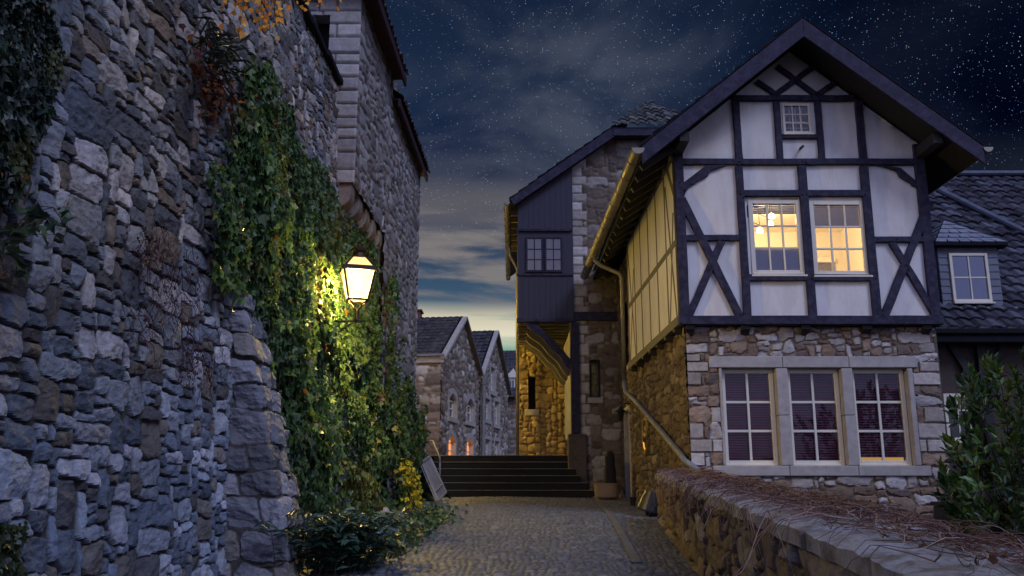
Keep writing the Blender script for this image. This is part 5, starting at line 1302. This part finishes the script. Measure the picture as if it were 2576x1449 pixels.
for k in range(2):
    o_, g_ = window(tow, xw[2*k], xw[2*k+1], tp(1350, 688).z, tp(1350, 600).z, OY-0.045, 2, 3, fr=0.05, mt=0.025, frame='timber', glass='glass', sill=False, depth=0.04)
    b = MB(); n = 16
    for i in range(n):
        xa = g_[0]+(g_[1]-g_[0])*i/n; xb = g_[0]+(g_[1]-g_[0])*(i+1)/n
        b.add([(xa, OY-0.008-0.006*(i % 2), g_[2]), (xb, OY-0.008-0.006*((i+1) % 2), g_[2]), (xb, OY-0.008-0.006*((i+1) % 2), g_[3]), (xa, OY-0.008-0.006*(i % 2), g_[3])], [(0, 1, 2, 3)])
    b.build('curtain', M['curtain'], o_)
# post, brackets and joists under the oriel
bx = tp(1445, 900).x
b = MB(); b.box((bx-0.11, OY-0.08, tp(1445, 1092).z), (bx+0.11, OY+0.12, zb0-0.11)); b.build('post', M['timber'], tow, bevel=0.012)
b = MB(); b.box((bx-0.20, OY-0.12, -0.3), (bx+0.25, OY+0.10, tp(1445, 1093).z)); b.build('post_base', mk('dark_base_stone', (0.13, 0.105, 0.09), 0.9, 0.35, 4, 0.7, 14, base2=(0.07, 0.06, 0.05)), tow, bevel=0.02)
for k in range(4):
    y = OY+0.0+k*1.1; b = MB(); pts = []
    z0 = zb0-0.12
    A = Vector((txl+0.28, y, z0)); Bp = Vector((bx-0.05, y, z0-1.15)); n = 12
    up_, dn_ = [], []
    for i in range(n+1):
        f = i/n; p = A.lerp(Bp, f); nn = Vector((-0.68, 0, -0.73))
        sag = 0.10*math.sin(math.pi*f)
        up_.append(p+Vector((0.62, 0, 0.62)).normalized()*(0.10)-Vector((0.62, 0, 0.62)).normalized()*sag*-0.4); dn_.append(p+nn*(0.09+0.020*math.sin(f*math.pi*5))-nn*sag*0.6)
    b.prism(up_+dn_[::-1], (0, 0.14, 0)); b.build('oriel_brace', M['timber'] if k == 0 else M['timber_old'], tow, bevel=0.008)
for k in range(9):
    y = OY+0.3+k*0.45; b = MB(); b.box((txl+0.02, y, zb0-0.12), (tx0+0.1, y+0.12, zb0-0.01)); b.build('joist', M['timber_old'], tow, bevel=0.006)
# pale plank side of the tower seen behind the post, stone passage wall behind
zps = tp(1425, 1090).z
boards(tow, 'side_boarding', TY+0.5, 25.6, zps, zb0-0.15, lambda U, V, H: stackpos(tx0-0.03+H, U, V), 'greyboard', 0.18)
PYW = 25.9
pxl, pxr = atY(1307, 1000, PYW).x, atY(1440, 1000, PYW).x
nw0, nw1 = atY(1329, 1030, PYW), atY(1347, 948, PYW)
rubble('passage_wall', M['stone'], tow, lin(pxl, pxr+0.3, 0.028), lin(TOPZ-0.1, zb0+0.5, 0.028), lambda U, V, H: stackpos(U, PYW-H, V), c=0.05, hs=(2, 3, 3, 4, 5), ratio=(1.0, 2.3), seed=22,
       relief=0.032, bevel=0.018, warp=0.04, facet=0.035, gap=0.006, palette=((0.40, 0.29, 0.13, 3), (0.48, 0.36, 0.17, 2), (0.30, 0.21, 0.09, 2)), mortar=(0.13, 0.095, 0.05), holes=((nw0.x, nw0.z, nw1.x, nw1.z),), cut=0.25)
b = MB(); b.box((pxl+0.02, PYW+0.3, TOPZ-0.2), (pxr+0.5, 31, zb0+0.5)); b.box((pxl+0.02, PYW+0.02, TOPZ-0.2), (pxl+0.1, PYW+0.3, zb0+0.5)); b.build('passage_core', M['dressed'], tow)
b = MB(); b.box((nw0.x, PYW+0.15, nw0.z), (nw1.x, PYW+0.17, nw1.z)); b.build('slit_window', M['void'], tow)
b = MB(); b.box((nw0.x-0.1, PYW-0.06, nw0.z-0.18), (nw1.x+0.1, PYW+0.1, nw0.z-0.003)); b.build('slit_sill', M['dressed'], tow, bevel=0.012)
# roof of the tower
b = MB(); dv = Vector((exT.x-exL.x, 0, exT.z-exL.z)).normalized(); nv = Vector((-dv.z, 0, dv.x))
a0 = Vector((exL.x, TY-0.4, exL.z)); a1 = Vector((exT.x, TY-0.4, exT.z))
b.prism([a0, a0-nv*0.20+Vector((0.0, 0, 0)), a1-nv*0.24, a1][::-1], (0, 0.05, 0)); b.build('barge_board', M['timber'], tow, bevel=0.008)
hx1 = exT.x+(atY(1735, 318, TY-0.4).x-exT.x)
b = MB(); b.box((exT.x-0.02, TY-0.42, exT.z-0.26), (hx1+1.2, TY-0.36, exT.z-0.03)); b.build('hip_fascia', M['timber'], tow, bevel=0.008)
b = MB(); b.prism([a0+Vector((0, .06, -0.02)), a1+Vector((0, .06, -0.02)), a1+Vector((0, .06, -0.14)), a0+Vector((0, .06, -0.14))], (0, 8, 0)); b.prism([a1+Vector((0, .06, -0.03)), Vector((hx1+1.2, TY-.34, exT.z-0.03)), Vector((hx1+1.2, TY-.34, exT.z-0.14)), a1+Vector((0, .06, -0.14))], (0, 0.6, 0)); b.build('roof_slope', M['darkwood'], tow)
mid = (exT.x+hx1)/2; TP2 = ((0.11, 0.12, 0.125), (0.15, 0.155, 0.15), (0.085, 0.095, 0.09))
wdt = hx1-exT.x+0.1
pantiles('hip_tiles', tow, (exT.x-0.04, TY-0.48, exT.z), (1, 0, 0), (0, 0.72, 0.70), wdt+0.3, 1.9, tw=0.24, tl=0.28, amp=0.05, step=0.05, palette=TP2, seed=50, rough=1.3, ru=0.03,
         mask=lambda u, v: (u > v*0.62) & (u < wdt+0.3-v*0.62))
pantiles('roof_tiles', tow, (exL.x, TY-0.36+8, exL.z+0.03), (0, -1, 0), (dv.x, 0, dv.z), 8.0, (a1-a0).length+0.7, palette=TP2, seed=51, mask=lambda u, v: (u < 8-0.72*np.maximum(0, v-(a1-a0).length)), ru=0.06)
gutter('gutter', (exL.x-0.08, TY-0.42, exL.z-0.10), (exL.x-0.08, TY+8, exL.z-0.12), 0.08, tow)
pd = atY(1302, 1000, 25.6)
b = MB(); b.tube([(exL.x-0.02, 25.5, exL.z-0.15), (exL.x, 25.5, exL.z-0.5), (pd.x, 25.6, exL.z-0.9), (pd.x, 25.6, TOPZ+0.0)], 0.05, 10); b.build('rain_pipe', M['oldzinc'], tow, smooth=True)
b = MB()
for k in range(7):
    y = TY+0.2+k*0.6; b.box((exL.x+0.02, y, exL.z-0.26), (txl+0.05, y+0.1, exL.z-0.15))
b.build('rafter_ends', M['timber_old'], tow)

# ================================================================== DISTANT GABLED HOUSES
FD = Vector((0.18, 1.0, 0)).normalized()            # direction along their fronts
FN = Vector((FD.y, -FD.x, 0))                       # outwards, towards the path
PALD = ((0.24, 0.19, 0.15, 3), (0.32, 0.27, 0.23, 2), (0.45, 0.42, 0.40, 1.7), (0.18, 0.145, 0.12, 2))
def far_house(label, P0, wid, eave, peak, wins, seed, depth=9.0, chimney=False, drain=False, vent=False):
    t = thing('gabled_house', label, 'house', (P0.x, P0.y, TOPZ), 'stone gabled houses beyond the steps')
    P0 = np.array((P0.x, P0.y, 0.0)); fd = np.array(FD); fn = np.array(FN); back = -fn
    def top(u): return eave+(peak-eave)*(1-np.abs(u/wid*2-1))
    holes = [(w[0], w[2], w[1], w[3]) for w in wins]
    rubble('gable_wall', M['stone_far'], t, lin(0, wid, 0.06), lin(TOPZ-0.2, peak, 0.05), lambda U, V, H: P0+U[..., None]*fd+H[..., None]*fn+np.minimum(V, top(U)-0.05)[..., None]*np.array((0, 0, 1.0)),
           c=0.09, hs=(2, 2, 3, 3, 4), ratio=(1.0, 2.4), seed=seed, relief=0.04, bevel=0.03, warp=0.06, facet=0.03, gap=0.015, palette=PALD, mortar=(0.16, 0.13, 0.10), holes=holes)
    rubble('end_wall', M['stone_far'], t, lin(0, depth, 0.07), lin(TOPZ-0.2, eave, 0.06), lambda U, V, H: P0+U[..., None]*back-H[..., None]*fd+V[..., None]*np.array((0, 0, 1.0)),
           c=0.10, hs=(2, 2, 3, 3, 4), ratio=(1.2, 2.8), seed=seed+1, relief=0.045, bevel=0.03, warp=0.05, facet=0.03, gap=0.015, palette=PALD, mortar=(0.18, 0.14, 0.10),
           fixed=[(-0.1, TOPZ-0.2+0.36*k, (0.5, 0.8, 0.4, 0.7, 0.55)[k % 5], TOPZ+0.13+0.36*k-0.09*(k % 3)) for k in range(13)], fixed_rough=True)
    q = lambda u, o, z: Vector(P0+u*fd+o*fn)+Vector((0, 0, z))
    b = MB(); b.prism([q(0.05, -0.3, TOPZ-0.2), q(wid-0.05, -0.3, TOPZ-0.2), q(wid-0.05, -0.3, eave), q(wid/2, -0.3, peak-0.05), q(0.05, -0.3, eave)], Vector(back)*(depth-0.3)); b.build('core', M['mortar'], t)
    for s, (ua, ub) in enumerate(((0, wid/2), (wid, wid/2))):
        sg = 1 if s == 0 else -1
        a = q(ua-sg*0.18, 0.12, eave-0.18*(peak-eave)/(wid/2)); c = q(ub, 0.12, peak)
        b = MB(); b.bar(a+Vector((0, 0, -0.02)), c+Vector((0, 0, -0.02)), 0.22, 0.13, up=(0, 0, 1)); b.build('verge', M['dressed'] if s == 0 else M['timber_old'], t, bevel=0.01)
        sl = (c-a); ud = Vector(back) if s == 1 else Vector(fn); p0 = a if s == 1 else a+Vector(back)*depth
        if s == 1: p0 = p0+Vector(back)*0.1
        pantiles('roof', t, p0+Vector((0, 0, 0.06)), ud, sl, depth-0.15, sl.length, tw=0.26, tl=0.34, amp=0.03, step=0.04, palette=((0.045, 0.045, 0.055), (0.06, 0.055, 0.06)), seed=seed+7+s, ru=0.065)
    b = MB(); b.bar(q(-0.06, 0.15, eave-0.16), q(-0.06, -depth, eave-0.16), 0.12, 0.30); b.build('cornice', M['dressed'], t, bevel=0.02)
    b = MB(); b.bar(q(-0.17, 0.16, eave-0.02), q(-0.17, -depth, eave-0.02), 0.12, 0.10); b.build('gutter', M['zinc'], t, bevel=0.02)
    for w in wins:
        u0, u1, z0, z1, kind = w
        # stone surround, recessed frame and pane
        b = MB(); s = 0.16
        b.prism([q(u0-s, 0.05, z0-0.02), q(u0, 0.05, z0-0.02), q(u0, 0.05, z1), q(u0-s, 0.05, z1)], Vector(back)*0.25); b.prism([q(u1, 0.05, z0-0.02), q(u1+s, 0.05, z0-0.02), q(u1+s, 0.05, z1), q(u1, 0.05, z1)], Vector(back)*0.25)
        b.prism([q(u0-s*1.3, 0.09, z0-0.2), q(u1+s*1.3, 0.09, z0-0.2), q(u1+s*1.3, 0.09, z0-0.02), q(u0-s*1.3, 0.09, z0-0.02)], Vector(back)*0.25)
        ar = 0.28 if kind.startswith('arch') else 0.0; n = 8
        lo_ = [q(u0+(u1-u0)*i/n, 0.05, z1-ar+ar*math.sin(math.pi*i/n)) for i in range(n+1)]
        hi_ = [q(u0-s+(u1-u0+2*s)*i/n, 0.05, z1+0.02+(0.2*math.sin(math.pi*i/n) if ar else 0.14)) for i in range(n+1)]
        b.prism([q(u0-s, 0.05, z1)]+hi_+[q(u1+s, 0.05, z1)]+lo_[::-1], Vector(back)*0.25)
        wo = b.build('window', M['dressed'], t)
        b = MB(); f = 0.07
        b.prism([q(u0, -0.12, z0), q(u0+f, -0.12, z0), q(u0+f, -0.12, z1), q(u0, -0.12, z1)], Vector(back)*0.06); b.prism([q(u1-f, -0.12, z0), q(u1, -0.12, z0), q(u1, -0.12, z1), q(u1-f, -0.12, z1)], Vector(back)*0.06)
        um = (u0+u1)/2; b.prism([q(um-f/2, -0.11, z0), q(um+f/2, -0.11, z0), q(um+f/2, -0.11, z1), q(um-f/2, -0.11, z1)], Vector(back)*0.07)
        for ff in (0.0, 0.36, 0.68, 0.95):
            zz = z0+(z1-z0)*ff; b.prism([q(u0+f, -0.115, zz), q(u1-f, -0.115, zz), q(u1-f, -0.115, zz+0.05), q(u0+f, -0.115, zz+0.05)], Vector(back)*0.06)
        b.build('window_frame', M['white'], wo)
        b = MB(); b.prism([q(u0, -0.16, z0), q(u1, -0.16, z0), q(u1, -0.16, z1), q(u0, -0.16, z1)], Vector(back)*0.01)
        b.build('pane', M['orangepane'] if kind.endswith('lit') else M['slate'], wo)
    if chimney:
        b = MB(); c = Vector(P0)+Vector(fd)*wid/2+Vector(back)*2.6+Vector((0, 0, peak)); b.box(c+Vector((-0.9, -0.35, -0.5)), c+Vector((0.75, 0.35, 0.30))); b.box(c+Vector((-0.97, -0.42, 0.30)), c+Vector((0.82, 0.42, 0.38))); b.build('chimney', M['brick'], t, bevel=0.02)
    if drain:
        b = MB(); b.tube([q(wid+0.0, 0.22, eave-0.1), q(wid, 0.22, TOPZ)], 0.09, 8); b.lathe([(0.12, -0.45), (0.16, -0.1), (0.17, 0)], q(wid, 0.22, eave+0.05), 8); b.build('rain_pipe', M['zinc'], t)
    if vent:
        p = q(0.9, -2.3, eave+0.35+ (peak-eave)*0.25); b = MB(); b.tube([p, p+Vector((0, 0, 0.45))], 0.06, 8); b.lathe([(0.12, 0.42), (0.12, 0.46)], p, 10); b.build('roof_vent', M['zinc'], t)
    return t
def u_of(px, py, P0):                                # where a picture point lies along the house front
    d = ray(px, py); o = Vector((d[0], d[1], 0)); 
    # P0 + u FD = t o
    den = FD.x*o.y-FD.y*o.x; u = (P0.y*o.x-P0.x*o.y)/den
    t = (P0.y+u*FD.y)/o.y
    return u, d[2]*t
H1 = atY(1110, 890, 34.0); H1.z = 0
uR, zRf = u_of(1205, 948, H1); uP, zP = u_of(1161, 797, H1); e1 = atY(1110, 893, 34.0).z
wd1 = uR
def wrect(P0, pxa, pxb, pya, pyb, kind):
    u0, z1a = u_of(pxa, pya, P0); u1, z1b = u_of(pxb, pya, P0); _, z0a = u_of((pxa+pxb)/2, pyb, P0)
    return (u0, u1, z0a, (z1a+z1b)/2, kind)
w_1 = [wrect(H1, 1128, 1147, 990, 1050, 'arch'), wrect(H1, 1174, 1191, 1003, 1060, 'arch'), wrect(H1, 1126, 1144, 1095, 1158, 'arch_lit'), wrect(H1, 1172, 1188, 1102, 1158, 'arch_lit')]
far_house('nearer stone gabled house with orange-lit arched windows beyond the steps', H1, wd1, e1, zP, w_1, 60, chimney=True, drain=True, vent=True)
H2 = H1+FD*(wd1+0.05)
uR2, _ = u_of(1276, 1000, H2); _, zP2 = u_of(1243, 832, H2)
_, e2 = u_of(1209, 935, H2)
w_2 = [wrect(H2, 1219, 1232, 1003, 1055, 'sq'), wrect(H2, 1243, 1255, 1010, 1068, 'sq'), wrect(H2, 1233, 1244, 925, 985, 'sq'), wrect(H2, 1219, 1232, 1105, 1158, 'sq'), wrect(H2, 1243, 1255, 1110, 1158, 'sq')]
far_house('second stone gabled house with square windows, behind the orange-lit one', H2, uR2, e2-0.2, zP2, w_2, 70)
# the last little house glimpsed beside the drain pipe
h3 = thing('cottage', 'far cottage with small white dormer glimpsed between gable and downpipe', 'house', (0.2, 52, TOPZ))
c = atY(1290, 1100, 52); 
rubble('wall', M['stone_far'], h3, lin(c.x-1.2, c.x+3, 0.07), lin(TOPZ-0.2, atY(1290, 1000, 52).z, 0.07), lambda U, V, H: stackpos(U, 52-H, V), c=0.1, hs=(2, 2, 3), ratio=(1, 2.4), seed=80, relief=0.04, bevel=0.03, palette=PALD, mortar=(0.16, 0.13, 0.1))
ze = atY(1290, 1000, 52).z
b = MB(); b.box((c.x-1.2, 52.2, TOPZ), (c.x+3, 58, ze)); b.build('core', M['mortar'], h3)
pantiles('roof', h3, (c.x-1.5, 51.6, ze), (1, 0, 0), (0, 0.7, 0.7), 4.6, 4.5, palette=((0.05, 0.05, 0.06),), seed=81, ru=0.08)
b = MB(); dz0, dz1 = atY(1290, 990, 52.2).z, atY(1290, 950, 52.2).z; dx0, dx1 = atY(1279, 970, 52.2).x, atY(1296, 970, 52.2).x; b.box((dx0, 52.2, dz0-0.2), (dx1, 55, dz1)); b.prism([(dx0-0.2, 52.1, dz1), (dx1+0.2, 52.1, dz1), ((dx0+dx1)/2+.1, 52.1, dz1+0.55)], (0, 3, 0)); dm = b.build('dormer', M['white'], h3)
b = MB(); b.box((dx0+0.10, 52.15, dz0), ((dx0+dx1)/2-0.04, 52.19, dz1-0.15)); b.box(((dx0+dx1)/2+0.04, 52.15, dz0), (dx1-0.08, 52.19, dz1-0.15)); b.build('dormer_window', M['slate'], dm)

# ================================================================== NEIGHBOUR HOUSE ON THE RIGHT
nb = thing('neighbour_house', 'dark house with pantiled roof and slate-clad dormer at the right edge', 'house', (9, 17, -0.6))
NY = 16.6; zev = atY(2460, 826, NY).z
nx0 = 6.95; nx1 = 14.0
TPN = ((0.058, 0.058, 0.080), (0.040, 0.038, 0.053), (0.088, 0.092, 0.12))
RSV = Vector((0, 0.70, 0.714))
dfb = NY+0.55                                          # dormer front
dz0 = zev+0.56
dxa, dxb = atY(2362, 680, dfb).x, atY(2513, 680, dfb).x
pantiles('roof', nb, (nx0, NY, zev), (1, 0, 0), RSV, nx1-nx0, 6.6, tw=0.27, tl=0.30, amp=0.045, step=0.055, palette=TPN, seed=90, rough=1.2, ru=0.04)
b = MB(); b.bar((nx0, NY+0.7*6.6, zev+0.714*6.6+0.05), (nx1, NY+0.7*6.6, zev+0.714*6.6+0.05), 0.24, 0.12); b.build('ridge', M['slate'], nb, bevel=0.04)
b = MB(); vp = [Vector((9.9, NY+0.7*6.5, zev+0.714*6.5+0.10)), Vector((11.6, NY+0.7*3.2, zev+0.714*3.2+0.10))]; b.tube(vp, 0.07, 8); b.build('hip_ridge', M['slate'], nb)
b = MB(); b.box((nx0, NY-0.10, zev-0.12), (nx1, NY+0.02, zev-0.01)); b.box((nx0, NY-0.04, zev-0.28), (nx1, NY+0.06, zev-0.13)); b.build('gutter', M['coping'], nb, bevel=0.02)
b = MB(); b.box((nx0, NY+0.35, -0.8), (nx1, NY+5, zev-0.05)); b.build('wall', mk('dark_brown_wall', (0.07, 0.05, 0.045), 0.9, 0.3, 4, 0.4, 20), nb)
for xa, xb in ((7.25, 7.75), (8.3, 7.8), (8.35, 8.95), (9.5, 9.0)):
    b = MB(); b.bar((xa, NY+0.30, zev-0.1), (xb, NY+0.30, zev-1.3), 0.15, 0.10, up=(0, 1, 0)); b.build('brace', M['darkwood'], nb, bevel=0.008)
for x in (7.78, 8.97):
    b = MB(); b.box((x-0.09, NY+0.22, -0.7), (x+0.09, NY+0.34, zev-0.06)); b.build('post', M['darkwood'], nb, bevel=0.008)
wv = [atY(2385, 1110, NY+0.25), atY(2440, 990, NY+0.25)]
window(nb, wv[0].x, wv[1].x, wv[0].z, wv[1].z, NY+0.25, 2, 3, fr=0.06, mt=0.03, glass='glass')
# dormer
dzt = atY(2440, 615, dfb).z
b = MB(); b.box((dxa, dfb, dz0-0.2), (dxb, dfb+1.4, dzt)); b.build('dormer', M['slate'], nb)
slt = MB(); dw = [atY(2388, 740, dfb), atY(2488, 634, dfb)]
wz0, wz1 = atY(2440, 762, dfb).z, atY(2440, 638, dfb).z; wx0, wx1 = atY(2390, 700, dfb).x, atY(2487, 700, dfb).x
for side_x0, side_x1 in ((dxa, wx0), (wx1, dxb)):
    slt = MB(); z = dz0-0.05; k = 0
    while z < dzt-0.02:
        slt.add([(side_x0+0.004, dfb-0.024, z), (side_x1-0.004, dfb-0.024, z), (side_x1-0.004, dfb-0.008, min(z+0.155, dzt)), (side_x0+0.004, dfb-0.008, min(z+0.155, dzt)), (side_x0+.004, dfb+.01, z), (side_x1-.004, dfb+.01, z)], [(0, 1, 2, 3), (0, 4, 5, 1)]); z += 0.145; k += 1
    slt.build('slate_cladding', M['slate'], nb)
on, gn = window(nb, wx0, wx1, wz0, wz1, dfb-0.055, 2, 2, fr=0.06, mt=0.03, glass='glass_dark'); on['label'] = 'white dormer window'
b = MB(); b.box((gn[0], dfb-0.012, gn[2]), (gn[1], dfb-0.006, gn[3])); b.build('curtain', M['curtain'], on)
b = MB(); r0 = [(dxa-0.10, dfb-0.16, dzt), (dxb+0.16, dfb-0.16, dzt)]; apx = atY(2400, 566, dfb+0.55)
A0, A1 = Vector(r0[0]), Vector(r0[1]); T0 = Vector((dxa+0.42, dfb+0.42, dzt+0.62)); BK = Vector((dxa+0.42, dfb+1.5, dzt+0.48))
b.prism([A0, A1, A1+Vector((0, 1.7, 0)), A0+Vector((0, 1.7, 0))], (0, 0, -0.06)); b.build('dormer_eave', M['coping'], nb, bevel=0.006)
def slate_tri(name, a, c, t, rows=5, cols=6):
    a, c, t = Vector(a), Vector(c), Vector(t); n = (c-a).cross(t-a).normalized(); b = MB()
    for r_ in range(rows):
        f0, f1 = r_/rows, (r_+1)/rows
        l0, r0_ = a.lerp(t, f0), c.lerp(t, f0); l1, r1_ = a.lerp(t, f1), c.lerp(t, f1); m = max(1, int(round(cols*(1-f0))))
        for k in range(m):
            g0, g1_ = k/m, (k+1)/m
            b.add([l0.lerp(r0_, g0+0.01)+n*0.03, l0.lerp(r0_, g1_-0.01)+n*0.024, l1.lerp(r1_, g1_)+n*0.006, l1.lerp(r1_, g0)+n*0.006, l0.lerp(r0_, g0+.01), l0.lerp(r0_, g1_-.01)], [(0, 1, 2, 3), (4, 5, 1, 0)])
    b.build(name, M['slate_skylit'], nb)
slate_tri('dormer_roof', A0, A1, T0); slate_tri('dormer_roof', A1, A1+Vector((0, 1.8, 0)), T0, 5, 6); slate_tri('dormer_roof', A0+Vector((0, 1.8, 0)), A0, T0, 5, 6)
b = MB(); b.prism([A0, A1, T0], (0, 0.02, -0.01)); b.prism([T0, A1, A1+Vector((0, 1.8, 0))], (-0.01, 0, -0.02)); b.prism([T0, A0+Vector((0, 1.8, 0)), A0], (0.01, 0, -0.02)); b.build('dormer_deck', M['coping'], nb)
b = MB(); b.box((dxa-0.1, dfb-0.10, dz0-0.16), (dxb+0.25, dfb+0.05, dz0-0.05)); b.build('flashing', M['zinc'], nb, bevel=0.01)

# ------------------------------------------------------------------ laurel and bin
def laurel():
    t = thing('laurel_bush', 'large glossy dark green laurel bush at the right edge', 'bush', (6.4, 11.6, -0.9))
    rg = random.Random(19); b = MB(); P = []; T = []; Nn = []; C = []
    def inside(px, py):
        return inpoly(np.array([px]), np.array([py]), [(2345, 1120), (2400, 1090), (2385, 1030), (2400, 960), (2440, 910), (2500, 890), (2545, 930), (2576, 870), (2700, 800), (2800, 1000), (2800, 1350), (2560, 1370), (2400, 1340), (2360, 1260), (2350, 1180)])[0]
    base = Vector((6.6, 11.9, -0.9)); n = 0; tries = 0
    while n < 235 and tries < 9000:
        tries += 1
        px = rg.uniform(2340, 2720); py = rg.uniform(850, 1370); Y = 11.7+rg.gauss(0, 0.55)
        if not inside(px, py): continue
        e = atY(px, py, Y); d = (e-base); d.z *= 0.6; d = (d.normalized()+Vector((rg.gauss(-0.1, 0.25), rg.gauss(-0.25, 0.25), rg.uniform(0.2, 0.9)))).normalized()
        s = e-d*0.30; pts = [s, s.lerp(e, 0.5)+Vector((0, 0, 0.01)), e]; b.tube(pts, 0.006, 4, 0.003, cap=False)
        if rg.random() < 0.3: b.tube([base+Vector((rg.gauss(0, .15), rg.gauss(0, .15), 0)), base.lerp(s, 0.5)+Vector((0, 0, 0.1)), s], 0.014, 5, 0.006, cap=False)
        n += 1; sdv = d.orthogonal().normalized(); bi = d.cross(sdv); tint = rg.choice([(0.045, 0.10, 0.026), (0.065, 0.13, 0.026), (0.12, 0.17, 0.028), (0.03, 0.065, 0.022)])
        for k in range(11):
            f = k/10; a = k*2.4; rd = sdv*math.cos(a)+bi*math.sin(a)
            P.append(s+d*0.30*f); T.append(rd*(1.0-0.75*f)+d*(0.35+0.9*f)+Vector((rg.gauss(0, .12), rg.gauss(0, .12), rg.gauss(0, .12)))); Nn.append(d*1.0-rd*0.5+Vector((0, 0, 0.5))); C.append(tint)
    b.build('branches', M['bark'], t); m = len(P); rr_ = np.random.RandomState(8)
    scatter('leaves', M['leaf'], t, np.array(P), np.array(T), np.array(Nn), rr_.uniform(0.12, 0.20, m), [(x*1.15, y, z) for x, y, z in LAU], LAUF, np.array(C)*rr_.uniform(0.7, 1.4, (m, 1)))
laurel()
bn = thing('bin', 'black square bin half hidden by the laurel bush', 'bin', (6.3, 13.0, -0.9))
q0, q1 = atY(2371, 1335, 13.0), atY(2440, 1262, 13.0)
b = MB(); b.box((q0.x+0.01, 12.8, -0.85), (q1.x, 13.25, q1.z-0.06)); b.build('body', M['blackplastic'], bn, bevel=0.015)
b = MB(); b.box((q0.x-0.015, 12.77, q1.z-0.055), (q1.x+0.02, 13.28, q1.z)); b.build('lid', M['blackplastic'], bn, bevel=0.012)
